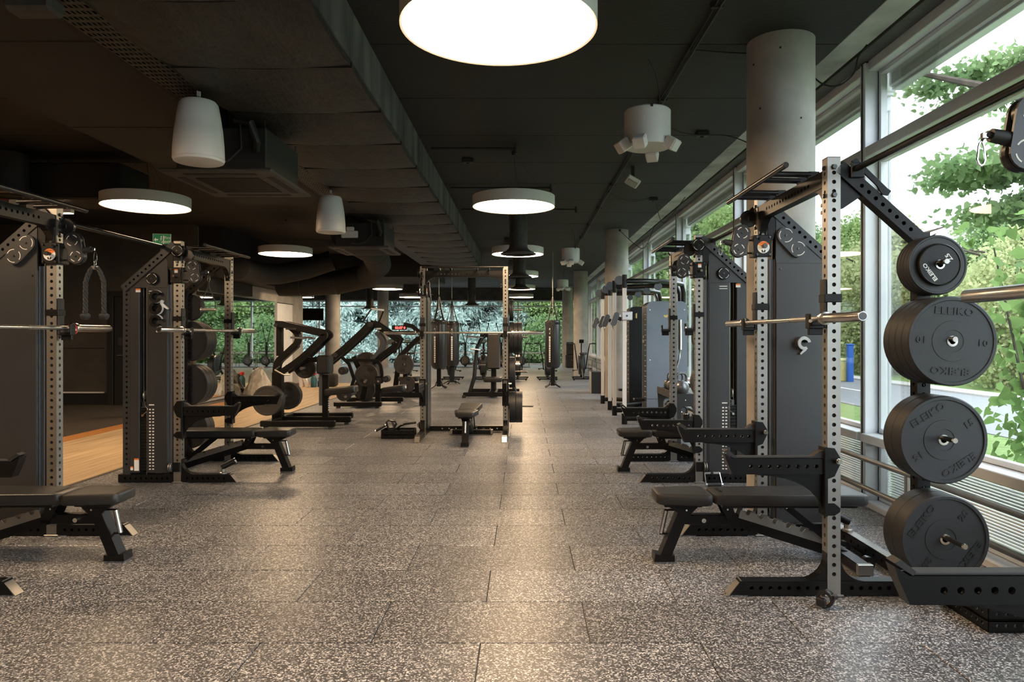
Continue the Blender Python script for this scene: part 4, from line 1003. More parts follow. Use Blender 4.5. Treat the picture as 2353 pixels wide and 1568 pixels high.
# plates on the second window rack and on the second lane rack (pegs point away), and on the aisle rack
PG = {'5':'top','10':'upper','15':'middle','20':'lowest'}
def stackset(x, y, dy, zs, label, group, rz=0, pitch=1):
    for kg, z, n in zs:
        src = s5 if kg == '5' else big[kg]; t = {'5':.0305,'10':.0625,'15':.0885,'20':.0955}[kg]
        for i in range(n):
            o = dup(src); d = dy*(.042+i*t)
            if rz == 0: o.location = (x, y+(d+t if dy > 0 else d), z-.01); o.rotation_euler = (0,R(40*i),0)
            else: o.location = (x+d, y, z-.01); o.rotation_euler = (0,R(40*i),R(90))
            tag(o, label+', '+PG[kg]+' peg, '+ORD8[i]+' from the post', group=group)
stackset(2.136, 7.345+.572, 1, [('10',1.379,3),('15',.875,3)], 'plate behind the barless window rack', 'plates on the second window rack')
stackset(-3.77, 7.345+.572, 1, [('5',1.73,3),('10',1.345,4),('15',.853,3),('20',.363,2)], 'plate behind the rack with curved hooks', 'plates on the second lane rack')
stackset(-.834+.572, 9.85+.48, 1, [('5',1.773,2),('10',1.379,3),('15',.875,1),('20',.372,2)], 'plate beside the aisle rack', 'plates on the aisle rack', 90)
# ================================================================== BENCHES
def pad(g, outline, z0, z1, b=.014):
    """upholstered pad: outline in xy, rounded top and bottom rims"""
    cx = sum(p[0] for p in outline)/len(outline); cy = sum(p[1] for p in outline)/len(outline); n = len(outline)
    def ring(k, z):
        out = []
        for i, p in enumerate(outline):
            v = V((p[0]-cx, p[1]-cy, 0)); l = v.length; v = v*((l-k)/l); out.append((cx+v.x, cy+v.y, z))
        return out
    lev = [ring(b*1.6,z0), ring(b*.4,z0+b*.4), ring(0,z0+b), ring(0,z1-b), ring(b*.35,z1-b*.35), ring(b*1.2,z1-.001), ring(b*3,z1)]
    vs = [p for r_ in lev for p in r_]; fs = []
    for j in range(len(lev)-1): fs += [(j*n+i, j*n+(i+1)%n, (j+1)*n+(i+1)%n, (j+1)*n+i) for i in range(n)]
    g.add(vs, fs, True); k = len(vs)
    g.add(lev[0], [tuple(range(n))[::-1]]); g.add(lev[-1], [tuple(range(n))]); return g
def rrect(x0, x1, y0, y1, r, w0=0):
    """rounded rectangle, w0 narrows the x0 end"""
    pts = []
    for cx, cy, a0, k in ((x1-r,y1-r,0,0),(x0+r,y1-r-w0,90,0),(x0+r,y0+r+w0,180,0),(x1-r,y0+r,270,0)):
        for i in range(6): a = R(a0+18*i); pts.append((cx+r*math.cos(a), cy+r*math.sin(a)))
    return pts
def bench():
    o = thing('weight_bench', '', 'bench')
    P = lambda g, n, m, par=o: g.build(n, m, par)
    P(pad(G(), rrect(0,.335,-.155,.155,.04,.035), .372,.44), 'seat', 'vinyl')
    bk = P(pad(G(), rrect(.345,1.27,-.15,.15,.04,.03), .372,.44), 'backrest', 'vinyl')
    P(G().box(.05,.28,-.09,.09,.355,.373,.004), 'seat_plate', 'black_powder'); P(G().box(.40,1.22,-.10,.10,.352,.373,.004), 'back_plate', 'black_powder')
    g = G(); g.extr([(.07,-.05,.356),(.27,-.05,.356),(.21,-.05,.295),(.17,-.05,.295)],(0,.1,0)); P(g, 'seat_bracket', 'black_powder')
    lg = P(G().beam((.19,0,.345),(.06,0,.03),.065,.085), 'front_leg', 'black_powder')
    g = G(); g.extr([(-.005,-.05,.012),(.0,-.05,.06),(.06,-.05,.045),(.12,-.05,.05),(.12,-.05,.012)],(0,.1,0)); P(g, 'foot', 'black_powder', lg); P(G().box(0,.12,-.048,.048,0,.012,.002), 'foot_pad', 'rubber_far', lg)
    h = P(G().cyl((.075,0,.315),(.045,0,.175),.0145,n=14), 'handle', 'chrome')
    P(G().cyl((.14,0,.318),(.066,0,.318),.006,n=8), 'handle_bracket', 'black_powder', h); P(G().cyl((.11,0,.172),(.036,0,.172),.006,n=8), 'handle_bracket', 'black_powder', h)
    P(G().box(.16,.52,-.03,.03,.235,.295,.004), 'main_beam', 'black_powder')
    g = G(); g.extr([(.40,-.06,.355),(.47,-.06,.355),(.50,-.06,.27),(.44,-.06,.27)],(0,.008,0)); g.extr([(.40,.052,.355),(.47,.052,.355),(.50,.052,.27),(.44,.052,.27)],(0,.008,0)); P(g, 'pivot_bracket', 'black_powder')
    P(G().beam((.46,0,.268),(1.20,0,.035),.06,.06), 'ladder_beam', 'black_powder')
    for s in (-1,1):
        pts = []; x = .52
        a = V((.52,0,.285)); b_ = V((1.10,0,.105)); d = (b_-a).normalized(); nn = V((-d.z,0,d.x)); L = (b_-a).length
        pts.append(a-nn*.02)
        pts.append(b_-nn*.02)
        pts.append(b_+nn*.03)
        for i in range(6,-1,-1):
            t = L*(i+.5)/7; pts += [a+d*(t+.022)+nn*.035, a+d*(t+.012)+nn*.012, a+d*(t-.008)+nn*.012, a+d*(t-.012)+nn*.035]
        pts.append(a+nn*.03)
        g = G(); g.extr([(p.x, s*.034-.002, p.z+.012) for p in pts],(0,.004,0)); P(g, 'ladder_plate', 'steel')
    for s in (-1,1): P(G().beam((.80,s*.05,.355),(1.08,s*.05,.13),.012,.035), 'strut', 'black_powder')
    P(G().cyl((1.075,-.085,.13),(1.075,.085,.13),.011,n=12), 'strut_pin', 'steel')
    P(G().box(1.13,1.21,-.29,.29,.012,.07,.005), 'rear_foot', 'black_powder'); P(G().box(1.14,1.2,-.29,.29,0,.012), 'foot_pad', 'rubber_far')
    P(G().box(1.125,1.215,-.30,-.27,.010,.073,.003), 'end_cap', 'steel'); P(G().box(1.125,1.215,.27,.30,.010,.073,.003), 'end_cap', 'steel')
    for s in (-1,1):
        w_ = P(G().cyl((1.245,s*.16-.018,.042),(1.245,s*.16+.018,.042),.04,n=20), 'wheel', 'black_gloss'); P(G().cyl((1.245,s*.16-.022,.042),(1.245,s*.16+.022,.042),.01,n=10), 'axle', 'chrome', w_)
    g = G(); 
    for x, z in ((.19,.33),(.44,.335),(.8,.345)): 
        for s in (-1,1): bolt(g,(x,s*.056,z),(0,s,0),.008,.006)
    P(g, 'bolts', 'chrome'); P(G().cyl((.30,-.045,.262),(.30,.045,.262),.014,n=12), 'lock_knob', 'chrome')
    text('ELEIKO', .032, 'letter_black', bk, (.40,0,.4412), (0,0,R(-90)), 'brand_text', .0004, .0006, 1.2)
    return o
b0_ = bench(); b0_.location = (.80, 4.40, 0); tag(b0_, 'black flat bench pushed into the nearest window rack', group='flat benches')
dup(b0_, (.955, 7.29, 0), 0, 'black flat bench under the window rack without a bar', 'flat benches')
dup(b0_, (-2.46, 4.41, 0), 180, 'black flat bench cut off at the lower picture edge by the rope rack', 'flat benches')
dup(b0_, (-2.37, 7.30, 0), 180, 'black flat bench in front of the rack with curved hooks', 'flat benches')
dup(b0_, (-.745, 8.88, 0), 90, 'black flat bench seen end-on in the aisle rack', 'flat benches')
# ================================================================== ATTACHMENTS AND SMALL GEAR
def rope():
    o = thing('triceps_rope', 'black twisted rope with ball ends hanging from the rack pulley', 'rope', (-3.008, 4.982, 1.905))
    for s in (-1,1):
        pts = []
        for t in np.linspace(0,1,40):
            t = float(t); pts.append(V((s*(.012+.05*min(1,t*3.2)**.6+.004*t), -.004, -.03-.335*t)))
        for k in range(3):
            q = []
            for i, p in enumerate(pts):
                a = i*.62+k*2*PI/3; q.append(p+V((.0085*math.cos(a), .0085*math.sin(a), 0)))
            G().tube(q, .0088, 6).build('strand', 'rope_black', o)
        e = pts[-1]; g = G(); g.lathe([(0,-.032),(.02,-.030),(.031,-.016),(.033,0),(.030,.008),(.012,.014)], e, (0,0,1), 20); g.build('ball_end', 'black_rubber', o)
    g = G(); g.box(-.022,.022,-.014,.014,-.045,-.018,.004); g.build('ferrule', 'steel', o)
    k = 12; g = G(); g.tube([(0,.011*math.cos(2*PI*i/k)*1.1,.0+.024*math.sin(2*PI*i/k)) for i in range(k)], .0035, 6, True); g.build('ring', 'chrome', o)
rope()
def dhandle():
    o = thing('pulley_stirrup', 'single strap handle with steel grip hanging from the second lane rack', 'handle', (-3.008, 6.773, 1.915))
    for s in (-1,1): G().tube([(0,0,0),(s*.008,0,-.06),(s*.062,0,-.19),(s*.066,0,-.265)], .005, 6).build('strap', 'rope_black', o)
    G().cyl((-.066,0,-.27),(.066,0,-.27),.014,n=14).build('grip', 'steel', o); g = G(); [g.cyl((s*.066,0,-.27),(s*.074,0,-.27),.017,n=14) for s in (-1,1)]; g.build('grip_end', 'bar_steel', o)
    k = 10; g = G(); g.tube([(.010*math.cos(2*PI*i/k),0,.012+.02*math.sin(2*PI*i/k)) for i in range(k)], .003, 6, True); g.build('ring', 'chrome', o)
dhandle()
def chook(x, y, z, d, rot, label, m='black_powder', r=.06):
    o = thing('wall_hook', label, 'hook', (x,y,z)); o.rotation_euler = (0,R(rot),0)
    def C(ro, ri, a0, a1, n=18): return [(ro*math.cos(R(a0+(a1-a0)*i/n)), ro*math.sin(R(a0+(a1-a0)*i/n))) for i in range(n+1)]+[(ri*math.cos(R(a1+(a0-a1)*i/n)), ri*math.sin(R(a1+(a0-a1)*i/n))) for i in range(n+1)]
    g = G(); g.extr([(p[0], 0, p[1]) for p in C(r,r*.55,40,330)],(0,d*.05,0)); g.build('body', m, o)
    g = G(); g.extr([(p[0], d*.012, p[1]) for p in C(r+.002,r-.001,40,330)],(0,d*.03,0)); g.build('edge_band', 'cream_print' if m != 'steel' else 'bar_steel', o)
    g = G(); g.extr([(r*.6,0,-r*.5),(r*1.05,0,-r*.62),(r*.62,0,-r*1.7),(r*.42,0,-r*1.6)],(0,d*.02,0)); g.build('tongue', 'cream_print' if m != 'steel' else 'steel', o)
for i, z in enumerate((1.765,1.655,1.535)): chook(-3.47, 6.732, z, -1, (0,-70,20)[i], 'black curved bar hook on the weight tower, '+('top','middle','lowest')[i]+' of three')
chook(1.656+.265, 4.41+.515, 1.345, -1, 30, 'steel curved bar hook on the tower panel of the nearest rack', 'steel', .045)
def collar():
    o = thing('bar_collar', 'small black bar collar lying on the floor by the rack foot', 'collar', (1.55, 3.66, .0), 30)
    g = G(); g.lathe([(.027,-.02),(.042,-.02),(.044,-.016),(.044,.016),(.042,.02),(.027,.02)], (0,0,.044), (1,.4,0), 24, closed=True); g.build('ring', 'black_gloss', o)
    G().box(-.055,-.025,-.03,.02,.012,.055,.006).build('lever', 'black_gloss', o); g = G(); g.lathe([(.0262,-.018),(.0262,.018)], (0,0,.044), (1,.4,0), 20); g.build('lining', 'orange_edge', o)
    G().box(.0,.03,-.055,-.03,.05,.075,.005).build('latch', 'dark_steel', o)
collar()
def landmine(x, y, rz, label, z=.083):
    o = thing('landmine_swivel', label, 'landmine', (x,y,z), rz)
    g = G(); g.lathe([(0,0),(.035,0),(.035,.012),(.022,.018),(.022,.045),(0,.05)], n=20); g.build('swivel', 'steel', o)
    G().cyl((-.015,0,.06),(.115,0,.12),.0275,n=18).build('sleeve', 'black_powder', o); g = G(); g.lathe([(.0275,0),(.029,.002),(.029,.012),(.0275,.014)], (.103,0,.1145), (.13,0,.06), 18); g.build('sleeve_lip', 'chrome', o)
landmine(-3.29+.42, 7.345-.572, 25, 'black landmine swivel on the foot beam of the second lane rack')
landmine(1.656+.51, 4.41+.36, 160, 'black landmine sleeve on the rear beam of the nearest rack', .087)
def rowhandle():
    o = thing('row_stirrup', 'steel stirrup handle with dark grip on the floor by the second rack', 'handle', (1.755, 6.58, 0), 4)
    G().cyl((-.065,0,.018),(.065,0,.018),.017,n=14).build('grip', 'black_rubber', o)
    for s in (-1,1): G().cyl((s*.065,0,.018),(s*.083,0,.018),.019,n=14).build('grip_end', 'chrome', o); G().beam((s*.075,.0,.02),(s*.07,.06,.115),.006,.018).build('side_arm', 'chrome', o)
    G().beam((-.072,.06,.115),(.072,.06,.115),.006,.018).build('top_arm', 'chrome', o); g = G(); g.cyl((0,.06,.105),(0,.06,.135),.014,n=12); g.build('eye', 'dark_steel', o)
rowhandle()
cu_ = thing('chalk_cup', 'small dark cup standing on the safety arm of the barless rack', 'cup', (1.541, 6.773, .599)); G().lathe([(0,0),(.028,0),(.03,.004),(.03,.058),(.026,.06),(.024,.02),(0,.018)], n=20).build('cup', 'black_gloss', cu_); G().lathe([(.0305,.052),(.0315,.055),(.0305,.058)], n=20).build('rim', 'chrome', cu_)
rl_ = thing('red_band', 'red rubber loop hanging behind the bar hook beside the rope', 'band', (-3.20, 5.03, 1.44)); G().tube([(.035*math.cos(2*PI*i/16),0,.04*math.sin(2*PI*i/16)) for i in range(16)], .005, 6, True).build('loop', 'red_cable', rl_); G().box(-.01,.01,-.012,.012,.034,.046,.002).build('clip', 'black_powder', rl_)
def tray_box(x, y, lx, ly, h, label):
    o = thing('accessory_tray', label, 'tray', (x,y,0))
    t = .004
    for a, b, up, wx, wy in (((0,0,h/2),(lx,0,h/2),(0,0,1),t*2,h),((0,ly,h/2),(lx,ly,h/2),(0,0,1),t*2,h),((0,0,h/2),(0,ly,h/2),(0,0,1),t*2,h),((lx,0,h/2),(lx,ly,h/2),(0,0,1),t*2,h)):
        g = G()
        a = V(a); b = V(b); L = (b-a).length; d = (b-a).normalized()
        for zz in (h*.27,h*.70):
            g.hbar(a+V((0,0,zz-h/2)), b+V((0,0,zz-h/2)), t*2, h*.40 if zz < h/2 else h*.42, up, 'Xx', .042, .04, .02, .0085, 8, .003)
        g.beam(a+V((0,0,h*.47-h/2+.0)), b+V((0,0,h*.47-h/2)), t*2, h*.1); g.beam(a+V((0,0,h*.95-h/2)), b+V((0,0,h*.95-h/2)), t*2, h*.1); g.beam(a+V((0,0,.03*h-h/2+.002)), b+V((0,0,.03*h-h/2+.002)), t*2, h*.06)
        g.build('side_plate', 'black_powder', o)
    G().box(0,lx,0,ly,.001,.006).build('bottom_plate', 'black_powder', o); return o
tray_box(2.18, 3.34, .5, .38, .125, 'perforated black tray on the floor below the stacked plates')
tray_box(-1.935, 9.62, .43, .26, .118, 'perforated black tray full of cable handles by the aisle rack')
def attach(label, x, y, z, rot, kind):
    o = thing('pulley_attachment', label, 'handle', (x,y,z)); o.rotation_euler = tuple(R(a) for a in rot)
    if kind == 'tri':
        G().tube([(0,0,0),(-.03,0,.11),(.0,0,.135),(.085,0,.115),(.105,0,.085),(.06,0,0)], .0135, 10).build('loop', 'black_gloss', o); G().box(.0,.06,-.012,.012,-.012,.012,.003).build('crosspiece', 'dark_steel', o)
    if kind == 'bar':
        G().tube([(0,0,0),(.1,0,.075),(.16,0,.10),(.32,0,.125)], .014, 10).build('bar', 'black_gloss', o); g = G(); g.lathe([(.006,-.004),(.012,-.004),(.012,.004),(.006,.004)], (.13,0,.105), (0,1,0), 14, closed=True); g.build('eye', 'chrome', o)
    if kind == 'grip':
        G().cyl((0,0,0),(.14,0,0),.0165,n=14).build('grip', 'black_rubber', o); G().cyl((.14,0,0),(.152,0,0),.018,n=14).build('grip_end', 'chrome', o); G().cyl((-.012,0,0),(0,0,0),.018,n=14).build('grip_end', 'chrome', o)
attach('triangle row handle standing up in the perforated tray', -1.86, 9.74, .105, (0,0,10), 'tri')
attach('bent pull bar lying across the perforated tray', -1.80, 9.76, .085, (0,0,-8), 'bar')
attach('single grip poking out of the tray end towards the bags', -2.02, 9.70, .10, (0,-30,5), 'grip')
attach('single grip inside the perforated tray near the aisle rack', -1.68, 9.68, .105, (0,5,10), 'grip')
attach('short grip tilted under the pull bar in the tray', -1.78, 9.80, .10, (0,-40,120), 'grip')
# ================================================================== CABLE MACHINES BY THE WINDOW
def cable_machine():
    o = thing('cable_machine', '', 'cable machine')      # origin: floor under the tower centre
    P = lambda g, n, m, par=o: g.build(n, m, par)
    g = G(); pts = [(-.33,0),(.33,0),(.33,1.84)]+[(.33-.1+.1*math.cos(R(a)), 1.84+.1*math.sin(R(a))) for a in range(0,91,15)]+[(-.33+.1+.1*math.cos(R(a)), 1.84+.1*math.sin(R(a))) for a in range(90,181,15)]
    g.extr([(x,-.24,z+.02) for x,z in pts],(0,.035,0)); f = P(g, 'tower_panel', 'blue_grey')
    g = G(); g.extr([(x*1.0,-.205,z+.02) for x,z in pts],(0,.41,0)); P(g, 'tower_body', 'black_powder')
    g = G(); g.extr([(x,.205,z+.02) for x,z in pts],(0,.035,0)); P(g, 'tower_panel', 'blue_grey')
    g = G(); [g.box(-.334,-.329,-.16,-.02,.3+.085*i,.308+.085*i) for i in range(18)]; P(g, 'stack_gap', 'cream_print')
    g = G(); [bolt(g,(x,-.24,z),(0,-1,0),.01,.006) for x in (-.28,.28) for z in (.3,1.0,1.82)]; P(g, 'panel_screw', 'chrome', f)
    g = G(); g.box(-.33,.33,-.2405,-.2395,.36,.366); P(g, 'panel_joint', 'letter_black', f)
    g = G(); g.extr([(x,-.2405,1.72+z) for x,z in ((-.06,.012),(.09,.022),(.16,.018),(.16,-.012),(.1,-.022),(-.04,-.022))],(0,-.003,0)); P(g, 'badge', 'gold_badge', f)
    text('TECHNOGYM', .03, 'letter_black', f, (.05,-.2438,1.72), (R(90),0,0), 'badge_text', .0003)
    for s in (-1,1):
        y = s*.62; x = -.75
        pm = P(G().hbar((x,y,.16),(x,y,2.16),.06,.06,(0,1,0),'y',.05,.1,.03,.004,6,.004), 'column_tube', 'white_paint')
        P(G().cyl((x,y,0),(x,y,.17),.045,n=20), 'column_foot', 'black_powder', pm); P(G().cyl((x,y,2.15),(x,y,2.36),.042,n=20), 'column_head', 'black_powder', pm)
        g = G(); disc(g,(x-.08,y-.02,2.27),(0,1,0),.075,.04); P(g, 'head_pulley', 'rail_grey', pm)
        P(G().tube([(x,y,2.26),(x+.35,y,2.26),(x+.75,s*.42,2.26),(x+1.0,s*.2,2.24),(x+1.04,s*.14,2.1),(x+1.04,s*.12,1.9)], .04, 12), 'top_arm', 'black_gloss')
        g = G(); disc(g,(x+.55,y-.02-s*.1,2.18),(0,1,0),.06,.04); P(g, 'arm_pulley', 'rail_grey')
        P(G().tube([(x,y,.09),(x+.3,y,.09),(x+.6,s*.3,.09),(x+.75,s*.2,.12)], .04, 12), 'base_arm', 'black_powder')
        c = P(G().box(x-.05,x+.12,y-.06,y+.06,1.64,1.78,.012), 'carriage', 'alu'); P(G().box(x+.12,x+.20,y-.05,y+.05,1.655,1.765,.012), 'carriage_handle', 'black_powder', c); P(G().box(x+.168,x+.19,y-.051,y+.051,1.67,1.75,.003), 'carriage_grip', 'yellow_paint', c)
        g = G(); g.cyl((x+.03,y-.061,1.71),(x+.03,y-.07,1.71),.016,n=16); P(g, 'carriage_bolt', 'dark_steel', c)
        T = Matrix.Translation((x-.15,y,1.66)) @ Matrix.Rotation(R(20),4,'Y')
        g = G(T); pts2 = [(.045*math.cos(R(a)), .07+.045*math.sin(R(a))) for a in range(0,181,30)]+[(.045*math.cos(R(a)), -.07+.045*math.sin(R(a))) for a in range(180,361,30)]
        g.extr([(p[0],-.03,p[1]) for p in pts2],(0,.06,0)); P(g, 'swivel_pulley', 'rail_grey', c); P(G(T).box(.03,.1,-.02,.02,-.0,.06,.004), 'swivel_arm', 'black_powder', c)
        g = G(); g.cyl((x-.18,y,1.57),(x-.18,y,1.53),.012,n=10); k = 10; g.tube([(x-.18,y+.012*math.cos(2*PI*i/k),1.50+.028*math.sin(2*PI*i/k)) for i in range(k)], .003, 6, True); P(g, 'snap_hook', 'chrome', c)
    P(G().box(-.2,.2,-.45,.45,.0,.05,.01), 'base_plate', 'black_powder'); P(G().box(-.52,-.35,-.16,.02,.32,.36,.008), 'step', 'black_powder')
    g = G(); g.box(-.3345,-.333,.0,.18,1.25,1.45); P(g, 'instruction_card', 'letter_black'); g = G(); [g.box(-.3355,-.3345,.02+.05*i,.05+.05*i,1.28,1.33) for i in range(3)]; [g.box(-.3355,-.3345,.02+.05*i,.05+.05*i,1.36,1.40) for i in range(2)]; P(g, 'card_print', 'cream_print')
    return o
cm = cable_machine(); cm.location = (2.33, 11.85, 0); tag(cm, 'cable machine with blue-grey tower panel behind the kettlebells')
cm2 = dup(cm, (2.36, 14.0, 0), label='second cable machine hidden behind the blue-grey tower')
for ch in cm2.children:
    if ch.name.startswith('tower_panel'): ch.data = ch.data.copy(); ch.data.materials[0] = MATS['black_powder']
# kettlebell stand
def kb_stand():
    o = thing('kettlebell_stand', 'black steel stand with rounded end plates holding kettlebells', 'rack', (2.06, 9.0, 0))
    def endp(y):
        g = G(); out = [(-.13,0),(-.16,.60),(-.145,.66),(.125,.66),(.14,.60),(.165,0),(.09,0),(.075,.46),(.05,.50),(-.05,.50),(-.075,.46),(-.08,0)]
        g.extr([(x,y,z) for x,z in out],(0,.012,0)); e = g.build('end_plate', 'cabinet', o)
        g = G(); [bolt(g,(.105+.012*(1-z),y,z),(0,-1,0),.009,.004) for z in (.18,.27,.36,.44)]; [bolt(g,(x,y,.58),(0,-1,0),.008,.006) for x in (-.02,.09)]; g.build('plate_holes', 'cream_print', e)
    endp(0); endp(1.15)
    for z in (.64,.26): G().box(-.15,.14,.01,1.16,z-.03,z,.004).build('shelf', 'black_powder', o); G().box(-.165,-.15,.01,1.16,z-.06,z+.035,.003).build('shelf_lip', 'vent_edge', o)
kb_stand()
def kettlebell():
    o = thing('kettlebell', '', 'kettlebell')
    g = G(); g.lathe([(0,0),(.055,0),(.085,.025),(.103,.075),(.10,.115),(.075,.155),(.045,.175),(.0,.18)], n=28); g.build('bell', 'kettle', o)
    G().tube([(-.055,0,.14),(-.078,0,.19),(-.078,0,.235),(-.055,0,.265),(0,0,.275),(.055,0,.265),(.078,0,.235),(.078,0,.19),(.055,0,.14)], .016, 10).build('handle', 'dark_steel', o)
    return o
kb = kettlebell(); kb.location = (2.02, 9.16, .641); kb.rotation_euler = (0,0,R(20)); tag(kb, 'grey kettlebell in front on the top shelf', group='kettlebells on the stand')
for i, (y, s) in enumerate(((9.42,.95),(9.67,.9),(9.92,.85))):
    c = dup(kb, (2.03, y, .641), 15+20*i, 'grey kettlebell on the top shelf, '+ORD8[i+1]+' behind the window rack', 'kettlebells on the stand'); c.scale = (s,s,s)
for i, y in enumerate((9.2,9.46,9.72,9.96)):
    c = dup(kb, (2.04, y, .261), 60*i, 'dark kettlebell on the lower shelf, '+ORD8[i]+' from the front', 'kettlebells on the stand'); c.scale = (.8,.8,.8)
def curlbar():
    o = thing('curl_bar', 'chrome zigzag curl bar standing upright before the blue-grey tower', 'barbell', (1.93, 9.05, .0))
    g = G(); g.lathe([(0,0),(.05,0),(.05,.10),(.03,.11),(.03,.16)], n=18); g.build('holder', 'black_powder', o)
    G().tube([(0,0,.10),(0,0,.42),(-.035,0,.60),(.0,0,.72),(-.01,0,.95),(.045,0,1.12),(.05,0,1.22)], .013, 10).build('shaft', 'chrome', o); G().cyl((.05,0,1.22),(.05,0,1.60),.025,n=16).build('sleeve', 'chrome', o); G().cyl((.0,0,.115),(0,0,.30),.025,n=16).build('sleeve', 'chrome', o)
curlbar()
bx = thing('timber_box', 'dark box with pale wooden side near the second column', 'box', (1.62, 17.2, 0)); G().box(0,.5,0,.5,0,.52,.004).build('body', 'wall_black', bx); G().box(-.008,0,0,.5,0,.52,.002).build('side_panel', 'concrete', bx)
# ================================================================== PLATE-LOADED MACHINES BY THE LANE
def at(u, v, Y): return V(((u-1205)*Y/1634, Y, 1.396-(v-772)*Y/1634))
class Mach:
    """machine whose side view is drawn in metres: x along the room width, z up, y depth"""
    def __init__(s, name, label, cat, x, y):
        s.o = thing(name, label, cat, (x,y,0)); s.x = x; s.y = y
    def P(s, g, n, m='black_powder', par=None): return g.build(n, m, par or s.o)
    def poly(s, pts, y, w, n, m='black_powder', dep=.06):
        """flat-bar path through (x,z) points, in-plane width w, thickness dep in y centred on y"""
        P = [V((p[0],0,p[1])) for p in pts]; k = len(P); L = []; Rr = []
        for i in range(k):
            t = (P[min(i+1,k-1)]-P[max(i-1,0)]).normalized(); nn = V((-t.z,0,t.x)); L.append(P[i]+nn*w/2); Rr.append(P[i]-nn*w/2)
        g = G()
        for i in range(k-1):
            q = [L[i],L[i+1],Rr[i+1],Rr[i]]; g.extr([(p.x, y-dep/2, p.z) for p in q],(0,dep,0))
        return s.P(g, n, m)
    def curve(s, pts, n=7):
        out = []; P = [V((p[0],0,p[1])) for p in pts]
        for i in range(len(P)-1):
            a = P[max(i-1,0)]; b = P[i]; c = P[i+1]; d = P[min(i+2,len(P)-1)]
            for j in range(n):
                t = j/n; q = .5*((2*b)+(c-a)*t+(2*a-5*b+4*c-d)*t*t+(3*b-a-3*c+d)*t**3); out.append((q.x,q.z))
        out.append((P[-1].x,P[-1].z)); return out
    def tube(s, pts, r, n, m='black_powder'): return s.P(G().tube(pts, r, 10), n, m)
    def padb(s, x0,x1,y0,y1,z0,z1, n, T=None): g = G(T); g.box(x0,x1,y0,y1,z0,z1,.025); return s.P(g, n, 'vinyl')
def iron_plate():
    o = thing('iron_plate', '', 'weight plate')
    g = G(); g.lathe([(.026,0),(.07,0),(.072,.006),(.19,.006),(.195,0),(.222,0),(.225,.004),(.225,.034),(.222,.038),(.195,.038),(.19,.032),(.072,.032),(.07,.038),(.026,.038)], (0,.019,0), (0,-1,0), 40); g.build('disc', 'plate_metal', o)
    for z in (.10,-.165): G().box(-.055,.055,-.0195,-.0125,z,z+.065,.003).build('grip_slot', 'wall_black', o)
    g = G(); g.lathe([(.0,.0),(.022,.0),(.022,.055),(.018,.062),(0,.062)], (0,-.0,0), (0,-1,0), 16); g.build('horn_end', 'chrome', o)
    return o
ip = iron_plate(); IPG = 'iron plates on the lane machines'; ipn = [0]
def iron(p, s, n, label, dirn=-1):
    for i in range(n):
        o = ip if ipn[0] == 0 else dup(ip); ipn[0] += 1
        o.location = (p[0], p[1]+dirn*.041*i, p[2]); o.scale = (s,1,s); o.rotation_euler = (0,R(25*i+10),0); tag(o, label+(', '+ORD8[i]+' from the frame' if n > 1 else ''), group=IPG)
